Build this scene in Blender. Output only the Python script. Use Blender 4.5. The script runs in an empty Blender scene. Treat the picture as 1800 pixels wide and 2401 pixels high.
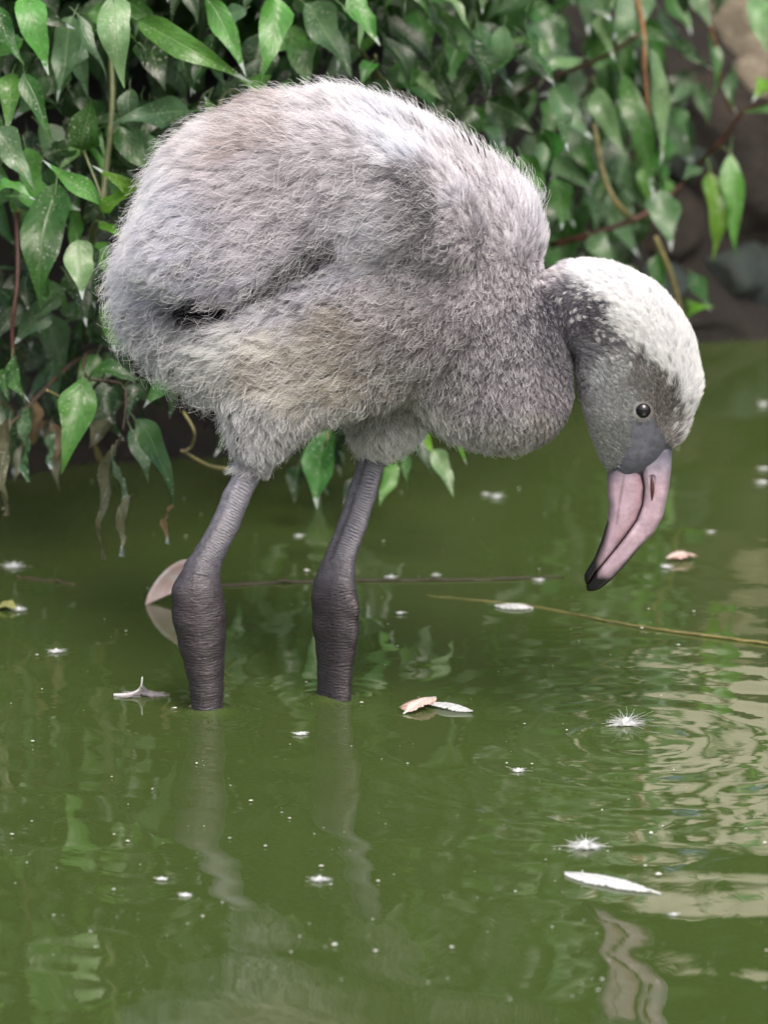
import bpy, math, random
import numpy as np
from mathutils import Vector, Matrix, kdtree

random.seed(7); rng = np.random.default_rng(11)
scene = bpy.context.scene
COL = scene.collection

# ------------------------------------------------------------------ camera
PITCH = math.radians(13.0); DIST = 5.0; S = 0.0003       # S: metres per photo pixel at the bird
FWD = np.array([0, math.cos(PITCH), -math.sin(PITCH)]); UP = np.array([0, math.sin(PITCH), math.cos(PITCH)])
RIGHT = np.array([1.0, 0, 0]); AIM = np.array([0, 0, 0.1393]); EYE = AIM - FWD * DIST
cam_d = bpy.data.cameras.new('camera'); cam = bpy.data.objects.new('camera', cam_d); COL.objects.link(cam)
cam.location = EYE; cam.rotation_euler = (math.radians(90) - PITCH, 0, 0)
cam_d.sensor_fit = 'VERTICAL'; cam_d.sensor_height = 36; cam_d.lens = 36 * DIST / (2401 * S)
cam_d.clip_start = 0.1; cam_d.clip_end = 2000
cam_d.dof.use_dof = True; cam_d.dof.focus_distance = DIST - 0.08; cam_d.dof.aperture_fstop = 9.0
scene.camera = cam

# ------------------------------------------------------------------ world, sun, exposure
SUN_EL, SUN_AZ = math.radians(52), math.radians(165)      # azimuth clockwise from +Y
world = bpy.data.worlds.new('World'); scene.world = world; world.use_nodes = True
wn = world.node_tree.nodes; wl = world.node_tree.links
sky = wn.new('ShaderNodeTexSky'); sky.sky_type = 'NISHITA'; sky.sun_disc = False
sky.sun_elevation = SUN_EL; sky.sun_rotation = SUN_AZ; sky.air_density = 1.0; sky.dust_density = 8.0; sky.ozone_density = 1.0
wl.new(sky.outputs[0], wn['Background'].inputs[0]); wn['Background'].inputs[1].default_value = 0.12
sun_d = bpy.data.lights.new('sun', 'SUN'); sun_d.energy = 1.2; sun_d.angle = math.radians(35); sun_d.color = (1, 0.985, 0.96)
sun = bpy.data.objects.new('sun', sun_d); COL.objects.link(sun)
sd = Vector((math.sin(SUN_AZ) * math.cos(SUN_EL), math.cos(SUN_AZ) * math.cos(SUN_EL), math.sin(SUN_EL)))
sun.rotation_euler = sd.to_track_quat('Z', 'Y').to_euler(); sun.location = sd * 20
scene.view_settings.view_transform = 'Standard'; scene.view_settings.look = 'None'
scene.view_settings.gamma = 1; scene.view_settings.use_curve_mapping = False
scene.view_settings.exposure = 1.1
scene.render.engine = 'CYCLES'
scene.cycles.max_bounces = 10; scene.cycles.diffuse_bounces = 5; scene.cycles.glossy_bounces = 4
scene.cycles.transmission_bounces = 5; scene.cycles.transparent_max_bounces = 8
scene.cycles.use_denoising = True

# ------------------------------------------------------------------ helpers
def P(u, v, y):
    """World point seen at photo position (u, v) on the vertical plane at depth y."""
    u, v, y = np.broadcast_arrays(np.asarray(u, float), np.asarray(v, float), np.asarray(y, float))
    d = FWD * DIST + RIGHT * ((u - 900) * S)[..., None] - UP * ((v - 1200.5) * S)[..., None]
    t = (y - EYE[1]) / d[..., 1]
    return EYE + d * t[..., None]

def G(u, v, z=0.0):
    d = FWD * DIST + RIGHT * ((u - 900) * S) - UP * ((v - 1200.5) * S)
    return EYE + d * ((z - EYE[2]) / d[2])

def lin(c):
    c = np.asarray(c, float) / 255.0
    return np.where(c <= 0.04045, c / 12.92, ((c + 0.055) / 1.055) ** 2.4)

def mesh(name, verts, faces, smooth=True):
    me = bpy.data.meshes.new(name); me.from_pydata([tuple(v) for v in verts], [], [tuple(f) for f in faces])
    if smooth: me.shade_smooth()
    me.update(); return me

def fast_mesh(name, verts, quads):
    me = bpy.data.meshes.new(name); verts = np.asarray(verts, np.float32); quads = np.asarray(quads, np.int32)
    me.vertices.add(len(verts)); me.vertices.foreach_set('co', verts.ravel())
    k = quads.shape[1]
    me.loops.add(quads.size); me.loops.foreach_set('vertex_index', quads.ravel())
    me.polygons.add(len(quads)); me.polygons.foreach_set('loop_start', np.arange(0, quads.size, k, dtype=np.int32))
    me.update(calc_edges=True); me.shade_smooth(); return me

def link(name, data, mat=None, parent=None):
    o = bpy.data.objects.new(name, data); COL.objects.link(o)
    if mat is not None and len(data.materials) == 0: data.materials.append(mat)
    if parent is not None: o.parent = parent
    return o

def tag(o, label, cat, group=None):
    o['label'] = label; o['category'] = cat
    if group: o['group'] = group
    return o

def empty(name, loc=(0, 0, 0)):
    o = bpy.data.objects.new(name, None); COL.objects.link(o); o.location = loc; o.empty_display_size = 0.02
    return o

def reparent(o, root):
    """Parts are modelled in world coordinates, their thing stands at its own base."""
    o.parent = root; o.matrix_parent_inverse = Matrix.Translation(-Vector(root.location))
    return o

def tube(path, radii, sides=6, cap=True):
    path = np.asarray(path, float); n = len(path); radii = np.broadcast_to(radii, (n,))
    tan = np.gradient(path, axis=0); tan /= np.linalg.norm(tan, axis=1)[:, None] + 1e-12
    ref = np.array([0.3, 0.2, 0.93]); vs = []; fs = []
    for i in range(n):
        a = np.cross(tan[i], ref); a /= np.linalg.norm(a) + 1e-9; b = np.cross(tan[i], a)
        for k in range(sides):
            q = 2 * math.pi * k / sides; vs.append(path[i] + radii[i] * (math.cos(q) * a + math.sin(q) * b))
    for i in range(n - 1):
        for k in range(sides):
            k2 = (k + 1) % sides; fs.append((i * sides + k, i * sides + k2, (i + 1) * sides + k2, (i + 1) * sides + k))
    if cap: fs.append(tuple(range(sides))[::-1]); fs.append(tuple((n - 1) * sides + k for k in range(sides)))
    return vs, fs

def spline(pts, n):
    pts = np.asarray(pts, float); m = len(pts)
    if m == 2: t = np.linspace(0, 1, n)[:, None]; return pts[0] * (1 - t) + pts[1] * t
    ext = np.vstack([2 * pts[0] - pts[1], pts, 2 * pts[-1] - pts[-2]]); out = []
    for t in np.linspace(0, m - 1 - 1e-6, n):
        i = int(t); f = t - i; a, b, c, d = ext[i:i + 4]
        out.append(0.5 * (2 * b + (c - a) * f + (2 * a - 5 * b + 4 * c - d) * f * f + (3 * b - a - 3 * c + d) * f ** 3))
    return np.array(out)

class NT:
    """Small helper around a material's node tree."""
    def __init__(self, name):
        self.m = bpy.data.materials.new(name); self.m.use_nodes = True
        self.t = self.m.node_tree; self.b = self.t.nodes['Principled BSDF']; self.out = self.t.nodes['Material Output']
    def n(self, typ, **kw):
        nd = self.t.nodes.new('ShaderNode' + typ)
        for k, v in kw.items():
            if k.startswith('i_'):
                key = k[2:]; key = int(key) if key.isdigit() else key.replace('_', ' ')
                nd.inputs[key].default_value = v
            else: setattr(nd, k, v)
        return nd
    def l(self, a, b): self.t.links.new(a, b)
    def math(self, op, a, b=None, clamp=False):
        nd = self.t.nodes.new('ShaderNodeMath'); nd.operation = op; nd.use_clamp = clamp
        for i, x in enumerate((a, b)):
            if x is None: continue
            if hasattr(x, 'links'): self.l(x, nd.inputs[i])
            else: nd.inputs[i].default_value = x
        return nd.outputs[0]
    def mix(self, f, a, b, blend='MIX'):
        nd = self.t.nodes.new('ShaderNodeMix'); nd.data_type = 'RGBA'; nd.blend_type = blend
        for key, x in ((0, f), (6, a), (7, b)):
            if hasattr(x, 'links'): self.l(x, nd.inputs[key])
            else: nd.inputs[key].default_value = x if key == 0 else (*x[:3], 1)
        return nd.outputs[2]
    def ramp(self, fac, stops):
        nd = self.t.nodes.new('ShaderNodeValToRGB'); self.l(fac, nd.inputs[0]); e = nd.color_ramp.elements
        while len(e) < len(stops): e.new(0.5)
        for el, (p, c) in zip(e, stops):
            el.position = p; el.color = (c, c, c, 1) if not hasattr(c, '__len__') else (*c[:3], 1)
        return nd.outputs[0]
    def noise(self, scale, detail=4, rough=0.6, vec=None, dist=0.0):
        nd = self.n('TexNoise', i_Scale=scale, i_Detail=detail, i_Roughness=rough, i_Distortion=dist)
        if vec is not None: self.l(vec, nd.inputs['Vector'])
        return nd.outputs['Fac']
    def bump(self, h, strength=0.5, dist=0.001):
        nd = self.n('Bump', i_Strength=strength, i_Distance=dist); self.l(h, nd.inputs['Height'])
        self.l(nd.outputs[0], self.b.inputs['Normal']); return nd

# ------------------------------------------------------------------ materials
def mat_leaf():
    k = NT('leaf'); oi = k.n('ObjectInfo'); uv = k.n('UVMap'); sep = k.n('SeparateXYZ'); k.l(uv.outputs[0], sep.inputs[0])
    U, V = sep.outputs[0], sep.outputs[1]
    au = k.math('ABSOLUTE', k.math('SUBTRACT', U, 0.5))            # 0 at the midrib, .5 at the edge
    pos = k.n('TexCoord').outputs['Object']
    off = k.n('VectorMath', operation='ADD'); k.l(pos, off.inputs[0])
    rv = k.n('CombineXYZ'); k.l(oi.outputs['Random'], rv.inputs[0]); k.l(k.math('MULTIPLY', oi.outputs['Random'], 7.3), rv.inputs[1]); k.l(rv.outputs[0], off.inputs[1])
    pv = off.outputs[0]
    rnd = oi.outputs['Random']
    # tone
    hs = k.n('HueSaturation'); k.l(oi.outputs['Color'], hs.inputs['Color'])
    k.l(k.math('ADD', 0.487, k.math('MULTIPLY', rnd, 0.022)), hs.inputs['Hue'])
    k.l(k.math('ADD', 0.85, k.math('MULTIPLY', k.math('FRACT', k.math('MULTIPLY', rnd, 13.7)), 0.35)), hs.inputs['Value'])
    blotch = k.ramp(k.noise(55, 3, 0.6, pv), [(0.3, 0.72), (0.7, 1.18)])
    c = k.mix(1.0, hs.outputs[0], blotch, 'MULTIPLY')
    # veins
    vein = k.math('SINE', k.math('MULTIPLY', k.math('SUBTRACT', V, k.math('MULTIPLY', au, 0.55)), 52.0))
    veinm = k.math('MULTIPLY', k.ramp(vein, [(0.86, 0.0), (1.0, 1.0)]), 0.16)
    rib = k.ramp(au, [(0.018, 1.0), (0.045, 0.0)])
    c = k.mix(k.math('MULTIPLY', veinm, 0.6), c, (0.14, 0.22, 0.09)); c = k.mix(k.math('MULTIPLY', rib, 0.25), c, (0.19, 0.28, 0.12))
    # dust, droppings and scars
    dust = k.ramp(k.noise(420, 3, 0.7, pv), [(0.58, 0.0), (0.66, 0.85)])
    dm = k.ramp(k.noise(38, 2, 0.5, pv), [(0.40, 0.0), (0.58, 1.0)])
    c = k.mix(k.math('MULTIPLY', dust, dm), c, (0.34, 0.36, 0.30))
    film = k.math('MULTIPLY', k.ramp(k.noise(75, 5, 0.7, pv), [(0.45, 0.0), (0.78, 0.5)]), 0.28)
    c = k.mix(film, c, (0.16, 0.21, 0.17))
    scar = k.ramp(k.noise(60, 2, 0.5, k.n('VectorMath', operation='SCALE').outputs[0] if False else pv, 1.5), [(0.73, 0.0), (0.77, 0.8)])
    c = k.mix(scar, c, (0.20, 0.15, 0.09))
    tipm = k.math('MULTIPLY', k.ramp(k.math('ADD', V, k.math('MULTIPLY', k.noise(300, 2, .5, pv), 0.25)), [(0.97, 0.0), (1.06, 0.8)]), k.math('GREATER_THAN', k.math('FRACT', k.math('MULTIPLY', rnd, 31.7)), 0.55)); c = k.mix(tipm, c, (0.42, 0.47, 0.48))
    k.l(c, k.b.inputs['Base Color'])
    k.l(k.ramp(k.noise(110, 3, 0.6, pv), [(0.3, 0.22), (0.7, 0.46)]), k.b.inputs['Roughness'])
    k.b.inputs['Specular IOR Level'].default_value = 0.42
    h = k.math('ADD', k.math('MULTIPLY', rib, -0.8), k.math('ADD', k.math('MULTIPLY', vein, -0.10), k.math('MULTIPLY', k.noise(190, 3, 0.6, pv), 0.9)))
    k.bump(h, 0.5, 0.0008)
    tr = k.n('BsdfTranslucent'); k.l(k.mix(1.0, c, (1.1, 1.5, 0.5), 'MULTIPLY'), tr.inputs[0])
    mx = k.n('MixShader', i_0=0.28); k.l(k.b.outputs[0], mx.inputs[1]); k.l(tr.outputs[0], mx.inputs[2]); k.l(mx.outputs[0], k.out.inputs[0])
    return k.m

def mat_stem():
    k = NT('stem'); oi = k.n('ObjectInfo'); pos = k.n('TexCoord').outputs['Object']
    c = k.mix(1.0, oi.outputs['Color'], k.ramp(k.noise(120, 4, 0.6, pos), [(0.3, 0.6), (0.7, 1.35)]), 'MULTIPLY')
    k.l(c, k.b.inputs['Base Color']); k.b.inputs['Roughness'].default_value = 0.55
    k.bump(k.noise(500, 3, 0.6, pos), 0.5, 0.0006); return k.m

def mat_soil(name, a, b, c3, scale=1.0):
    k = NT(name); pos = k.n('TexCoord').outputs['Object']
    f = k.noise(9 * scale, 8, 0.68, pos, 0.4)
    nd = k.t.nodes.new('ShaderNodeValToRGB'); k.l(f, nd.inputs[0]); e = nd.color_ramp.elements; e.new(0.5)
    for el, (p, c) in zip(e, ((0.32, a), (0.52, b), (0.72, c3))): el.position = p; el.color = (*c, 1)
    k.l(k.mix(0.6, nd.outputs[0], k.ramp(k.noise(160 * scale, 4, 0.7, pos), [(0.3, 0.45), (0.7, 1.5)]), 'MULTIPLY'), k.b.inputs['Base Color'])
    k.b.inputs['Roughness'].default_value = 0.85
    k.bump(k.math('ADD', k.noise(60 * scale, 6, 0.7, pos), k.math('MULTIPLY', k.noise(300 * scale, 3, 0.6, pos), 0.4)), 0.9, 0.012 / scale); return k.m

def mat_water():
    k = NT('pond_water'); pos = k.n('TexCoord').outputs['Object']
    mp = k.n('Mapping'); mp.inputs['Scale'].default_value = (1.0, 0.35, 1); k.l(pos, mp.inputs[0])
    cl = k.noise(3.5, 3, 0.5, mp.outputs[0])
    c = k.mix(cl, (0.037, 0.059, 0.014), (0.050, 0.074, 0.021))
    k.l(c, k.b.inputs['Base Color'])
    k.b.inputs['Roughness'].default_value = 0.015; k.b.inputs['IOR'].default_value = 1.72
    k.bump(k.noise(45, 2, 0.5, pos), 0.03, 0.003)
    return k.m

def mat_vcol(name, attr='tint', rough=0.5, spec=0.5, bump=None, sub=0.0):
    k = NT(name); a = k.n('Attribute', attribute_name=attr); _p = k.n('TexCoord').outputs['Object']; k.l(k.mix(1.0, a.outputs['Color'], k.ramp(k.noise(130, 6, 0.7, _p), [(0.3, 0.74), (0.7, 1.22)]), 'MULTIPLY'), k.b.inputs['Base Color'])
    k.b.inputs['Roughness'].default_value = rough; k.b.inputs['Specular IOR Level'].default_value = spec
    if sub: k.b.inputs['Subsurface Weight'].default_value = sub; k.b.inputs['Subsurface Radius'].default_value = (0.004, 0.002, 0.0015); k.b.inputs['Subsurface Scale'].default_value = 1.0
    if bump:
        pos = k.n('TexCoord').outputs['Object']; k.bump(k.noise(bump[0], 4, 0.6, pos), bump[1], bump[2])
    return k.m

def mat_skin():
    k = NT('chick_skin'); a = k.n('Attribute', attribute_name='tint'); leg = k.n('Attribute', attribute_name='leg'); run = k.n('Attribute', attribute_name='run')
    front = k.n('Attribute', attribute_name='front')
    pos = k.n('TexCoord').outputs['Object']
    wob = k.math('MULTIPLY', k.noise(160, 3, 0.6, pos), 4.0)
    wob = k.math('ADD', wob, k.math('MULTIPLY', k.noise(42, 2, 0.5, pos), 26.0)); ph = k.math('MULTIPLY', k.math('ADD', run.outputs['Fac'], wob), 2 * math.pi / 7.2)
    ring = k.math('MULTIPLY', k.math('ADD', k.math('SINE', ph), 1.0), 0.5)
    ring = k.math('POWER', ring, 0.55)
    ringm = k.math('MULTIPLY', ring, leg.outputs['Fac'])
    groove = k.math('MULTIPLY', k.math('SUBTRACT', 1.0, ring), leg.outputs['Fac'])
    c = k.mix(1.0, a.outputs['Color'], k.ramp(k.noise(240, 4, 0.65, pos), [(0.3, 0.7), (0.7, 1.35)]), 'MULTIPLY')
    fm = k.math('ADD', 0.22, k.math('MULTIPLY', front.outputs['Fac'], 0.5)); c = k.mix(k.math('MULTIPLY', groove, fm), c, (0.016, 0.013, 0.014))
    c = k.mix(k.math('MULTIPLY', k.math('MULTIPLY', front.outputs['Fac'], ringm), 0.45), c, (0.23, 0.24, 0.27))  # light sheen painted into the colour of the front scutes
    k.l(c, k.b.inputs['Base Color'])
    k.l(k.ramp(k.noise(200, 3, 0.6, pos), [(0.3, 0.28), (0.7, 0.5)]), k.b.inputs['Roughness']); k.b.inputs['Specular IOR Level'].default_value = 0.5
    cell = k.n('TexVoronoi', i_Scale=420.0); k.l(pos, cell.inputs['Vector'])
    h = k.math('ADD', k.math('MULTIPLY', k.math('MULTIPLY', ringm, fm), 1.2), k.math('MULTIPLY', k.math('MULTIPLY', cell.outputs['Distance'], leg.outputs['Fac']), 0.35))
    mp = k.n('Mapping'); mp.inputs['Scale'].default_value = (120, 120, 620); k.l(pos, mp.inputs[0]); wr = k.math('MULTIPLY', k.math('MULTIPLY', k.noise(1.0, 4, 0.65, mp.outputs[0], 0.5), leg.outputs['Fac']), 1.5)
    h = k.math('ADD', k.math('MULTIPLY', h, k.ramp(k.noise(90, 2, 0.5, pos), [(0.35, 0.3), (0.65, 1.0)])), wr); k.bump(h, 0.8, 0.0010)
    return k.m

def mat_down():
    k = NT('down'); a = k.n('Attribute', attribute_name='tint')
    df = k.n('BsdfDiffuse'); k.l(a.outputs['Color'], df.inputs[0])
    tr = k.n('BsdfTranslucent'); k.l(a.outputs['Color'], tr.inputs[0])
    mx = k.n('MixShader', i_0=0.35); k.l(df.outputs[0], mx.inputs[1]); k.l(tr.outputs[0], mx.inputs[2])
    k.l(mx.outputs[0], k.out.inputs[0]); return k.m

def mat_plain(name, col, rough=0.6, spec=0.5, trans=0.0):
    k = NT(name); pos = k.n('TexCoord').outputs['Object']
    k.l(k.mix(1.0, col, k.ramp(k.noise(300, 3, 0.6, pos), [(0.3, 0.85), (0.7, 1.12)]), 'MULTIPLY'), k.b.inputs['Base Color'])
    k.b.inputs['Roughness'].default_value = rough; k.b.inputs['Specular IOR Level'].default_value = spec
    if trans:
        tr = k.n('BsdfTranslucent', i_0=(*col, 1)); mx = k.n('MixShader', i_0=trans)
        k.l(k.b.outputs[0], mx.inputs[1]); k.l(tr.outputs[0], mx.inputs[2]); k.l(mx.outputs[0], k.out.inputs[0])
    return k.m

M_LEAF, M_STEM, M_WATER, M_SKIN, M_DOWN = mat_leaf(), mat_stem(), mat_water(), mat_skin(), mat_down()
M_SOIL = mat_soil('bank_soil', (0.004, 0.003, 0.002), (0.011, 0.008, 0.0055), (0.034, 0.024, 0.016))
M_GROUND = mat_soil('grassy_ground', (0.03, 0.045, 0.015), (0.05, 0.07, 0.025), (0.08, 0.08, 0.04), 0.5)
M_BILL = mat_vcol('bill_horn', rough=0.30, spec=0.45, bump=(260, 0.3, 0.0006), sub=0.1)
M_BLACK = mat_plain('pin_black', (0.012, 0.012, 0.018), 0.45)
M_WHITE = mat_plain('white_feather', (0.64, 0.66, 0.67), 0.7, 0.3, 0.3)
M_PINK = mat_plain('pink_feather', (0.74, 0.52, 0.47), 0.65, 0.3, 0.25)
M_GREY = mat_plain('grey_feather', (0.36, 0.34, 0.36), 0.7, 0.3, 0.25)
M_SPECK = mat_plain('speck', (0.50, 0.51, 0.47), 0.7)

# ------------------------------------------------------------------ setting: water, bank, ground
def bank_y(x):            # where the bank meets the water: nearer on the left, set back on the right
    return 0.80 + 0.50 / (1 + np.exp(-(x - 0.10) / 0.055)) - 0.10 * np.exp(-((x + 0.35) / 0.12) ** 2)

def build_water():
    xs = np.concatenate([-np.geomspace(40, 0.42, 26), np.arange(-0.40, 0.401, 0.004), np.geomspace(0.42, 40, 26)])
    ys = np.concatenate([-np.geomspace(40, 0.95, 30), np.arange(-0.93, 1.0, 0.004), np.linspace(1.006, 1.9, 60)])
    X, Y = np.meshgrid(xs, ys, indexing='ij'); Z = np.zeros_like(X)
    r = np.random.default_rng(5)
    for _ in range(34):
        lam = math.exp(r.uniform(math.log(0.045), math.log(0.30))); ang = r.normal(math.radians(90), 0.55)
        slope = 0.0026 * (lam / 0.08) ** 0.15; k = 2 * math.pi / lam
        # each train swells and fades over the pond
        cx, cy, rad = r.uniform(-0.5, 0.5), r.uniform(-0.9, 0.8), r.uniform(0.25, 0.9)
        env = 0.35 + 0.9 * np.exp(-((X - cx) ** 2 + (Y - cy) ** 2) / rad ** 2)
        Z += env * slope / k * np.sin(k * (math.cos(ang) * X + math.sin(ang) * Y) + r.uniform(0, 6.28))
    for (u, v, a, lam, rr) in ((495, 1668, 0.030, 0.020, 0.055), (783, 1638, 0.028, 0.020, 0.055), (1500, 1735, 0.020, 0.045, 0.30), (335, 1640, 0.012, 0.022, 0.06),
                               (1640, 1560, 0.012, 0.06, 0.25), (1370, 1990, 0.004, 0.025, 0.06), (1465, 1700, 0.004, 0.025, 0.06)):
        c = G(u, v); R = np.hypot(X - c[0], Y - c[1]); k = 2 * math.pi / lam
        Z += a / k * np.cos(k * R) * np.exp(-(R / rr) ** 1.5)
    fade = np.clip((1.6 - np.abs(X)) / 1.0, 0, 1) * np.clip((Y + 2.5) / 1.2, 0, 1)
    Z *= fade
    # meniscus round the legs
    for (u, v) in ((493, 1666), (783, 1636)):
        c = G(u, v); R = np.hypot(X - c[0], Y - c[1]); Z += 0.0030 * np.exp(-np.clip(R - 0.0105, 0, None) / 0.0045) * (R < 0.05)
    nx, ny = X.shape; vid = np.arange(nx * ny).reshape(nx, ny)
    q = np.stack([vid[:-1, :-1], vid[1:, :-1], vid[1:, 1:], vid[:-1, 1:]], -1).reshape(-1, 4)
    o = link('water', fast_mesh('water', np.stack([X, Y, Z], -1).reshape(-1, 3), q), M_WATER)
    o['kind'] = 'structure'; return o
WATER = build_water()

def fbm(X, Y, seed, base=1.0, octs=5):
    r = np.random.default_rng(seed); out = np.zeros_like(X); amp = 1.0
    for o in range(octs):
        f = base * 2 ** o
        for _ in range(3):
            a = r.uniform(0, 6.28); out += amp / 3 * np.sin(f * (math.cos(a) * X + math.sin(a) * Y) + r.uniform(0, 6.28) + 1.3 * np.sin(f * 0.6 * (math.sin(a) * X - math.cos(a) * Y) + r.uniform(0, 6.28)))
        amp *= 0.55
    return out

def build_bank():
    xs = np.concatenate([np.linspace(-3.0, -0.62, 30), np.arange(-0.6, 0.601, 0.008), np.linspace(0.62, 3.0, 30)])
    ts = np.linspace(0, 1, 70)
    X, T = np.meshgrid(xs, ts, indexing='ij'); by = bank_y(X)
    # profile: under water, steep face, rounded shoulder
    Z = np.interp(T, [0, 0.12, 0.75, 0.9, 1], [-0.15, -0.02, 0.24, 0.285, 0.29]); D = np.interp(T, [0, 0.12, 0.75, 0.9, 1], [-0.05, 0, 0.09, 0.17, 0.40])
    Z = Z + np.clip(T - 0.1, 0, None) * 0.075 / (1 + np.exp(-(X - 0.05) / 0.05)); n = fbm(X * 1.0 + Z * 0.7, Z * 1.4 + 3, 3, 18, 5)
    w = np.clip(1 - T, 0.0, 1) ** 0.3 * np.clip(T * 12, 0, 1)
    Y = by + D - 0.035 * n * w; Z = Z + 0.012 * fbm(X, Z, 9, 26, 4) * np.clip(T * 6, 0, 1) * np.clip((1 - T) * 12, 0, 1)
    nx, ny = X.shape; vid = np.arange(nx * ny).reshape(nx, ny)
    q = np.stack([vid[:-1, :-1], vid[1:, :-1], vid[1:, 1:], vid[:-1, 1:]], -1).reshape(-1, 4)
    o = link('bank', fast_mesh('bank', np.stack([X, Y, Z], -1).reshape(-1, 3), q), M_SOIL); o['kind'] = 'structure'
    gx = np.concatenate([[-300], xs[::6], [300]]); gy = bank_y(gx) + 0.36; gz = 0.284 + 0.0675 / (1 + np.exp(-(gx - 0.05) / 0.05)); m = len(gx)
    g = mesh('ground', [(x, y, z) for x, y, z in zip(gx, gy, gz)] + [(x, 3.0, 0.30) for x in gx] + [(x, 600, 0.30) for x in gx], [(r_ * m + i, r_ * m + i + 1, (r_ + 1) * m + i + 1, (r_ + 1) * m + i) for r_ in (0, 1) for i in range(m - 1)])
    g2 = link('ground', g, M_GROUND); g2['kind'] = 'structure'
    bed = mesh('pond_bed', [(-300, -600, -0.4), (300, -600, -0.4), (300, 1.6, -0.4), (-300, 1.6, -0.4)], [(0, 1, 2, 3)], False)
    b2 = link('pond_bed', bed, M_SOIL); b2['kind'] = 'structure'
build_bank()

def rock_mesh(seed, sx, sy, sz):
    r = np.random.default_rng(seed); import bmesh
    bm = bmesh.new(); bmesh.ops.create_icosphere(bm, subdivisions=4, radius=1)
    v = np.array([p.co[:] for p in bm.verts])
    for _ in range(11):                                     # chip flat facets off
        d = r.normal(size=3); d /= np.linalg.norm(d); h = r.uniform(0.62, 0.9); s = v @ d
        v -= np.clip(s - h, 0, None)[:, None] * d * 0.85
    v += 0.03 * fbm(v[:, 0] * 3 + v[:, 2], v[:, 1] * 3 - v[:, 2], seed + 50, 2.5, 4)[:, None] * v
    for p, c in zip(bm.verts, v * np.array([sx, sy, sz])): p.co = c
    me = bpy.data.meshes.new('rock'); bm.to_mesh(me); bm.free(); me.shade_smooth(); return me

M_ROCK_PALE = mat_soil('pale_stone', (0.09, 0.075, 0.055), (0.21, 0.18, 0.135), (0.33, 0.29, 0.225), 1.4)
M_ROCK_BROWN = mat_soil('brown_stone', (0.004, 0.003, 0.002), (0.015, 0.011, 0.007), (0.060, 0.043, 0.029), 1.4)
M_ROCK_DARK = mat_soil('dark_mossy_stone', (0.008, 0.014, 0.013), (0.028, 0.042, 0.038), (0.06, 0.075, 0.065), 1.4)
ROCKS = [  # u, v, extra depth, half sizes, material, label
    (1735, 60, 0.02, (0.052, 0.04, 0.040), 'p', 'pale beige stone at the top right of the bank behind hanging leaves'),
    (1800, 160, 0.0, (0.045, 0.04, 0.030), 'p', 'small pale stone below the beige one on the bank edge'),
    (1640, 340, 0.0, (0.050, 0.04, 0.046), 'd', 'dark earthy stone behind the hanging twisted leaf'),
    (1760, 380, 0.0, (0.055, 0.04, 0.050), 'b', 'dark brown rock behind the reddish leafy twig'),
    (1400, 350, 0.0, (0.050, 0.04, 0.042), 'b', 'brown stone showing through the creeper beside the yellow stem'),
    (1560, 520, 0.0, (0.060, 0.04, 0.040), 'b', 'broad brown rock under the grey green creeper leaves'),
    (1700, 640, -0.02, (0.058, 0.045, 0.040), 'd', 'dark mossy rock low on the right bank'),
    (1815, 650, -0.02, (0.050, 0.045, 0.045), 'd', 'blackish green rock at the right edge above the water'),
    (1480, 680, -0.02, (0.060, 0.045, 0.036), 'd', 'dark wet rock behind the white head of the chick'),
    (1760, 790, -0.05, (0.040, 0.025, 0.012), 'p', 'tan flat stone lying at the waterline on the right'),
    (1655, 775, -0.04, (0.035, 0.025, 0.012), 'b', 'small brown stone at the waterline beside the tan one'),
]
for i, (u, v, dz, sz, mk, lab) in enumerate(ROCKS):
    x = P(u, v, 1.4)[0]; y = float(bank_y(x)) + 0.08 + dz; p = P(u, v, y)
    o = link('rock', rock_mesh(100 + i, *sz), {'p': M_ROCK_PALE, 'b': M_ROCK_BROWN, 'd': M_ROCK_DARK}[mk])
    o.location = p; o.rotation_euler = (0.2 * math.sin(i), 0.2 * math.cos(3 * i), 0.3 * i); tag(o, lab, 'rock', 'rocks in the bank on the right')

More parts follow.
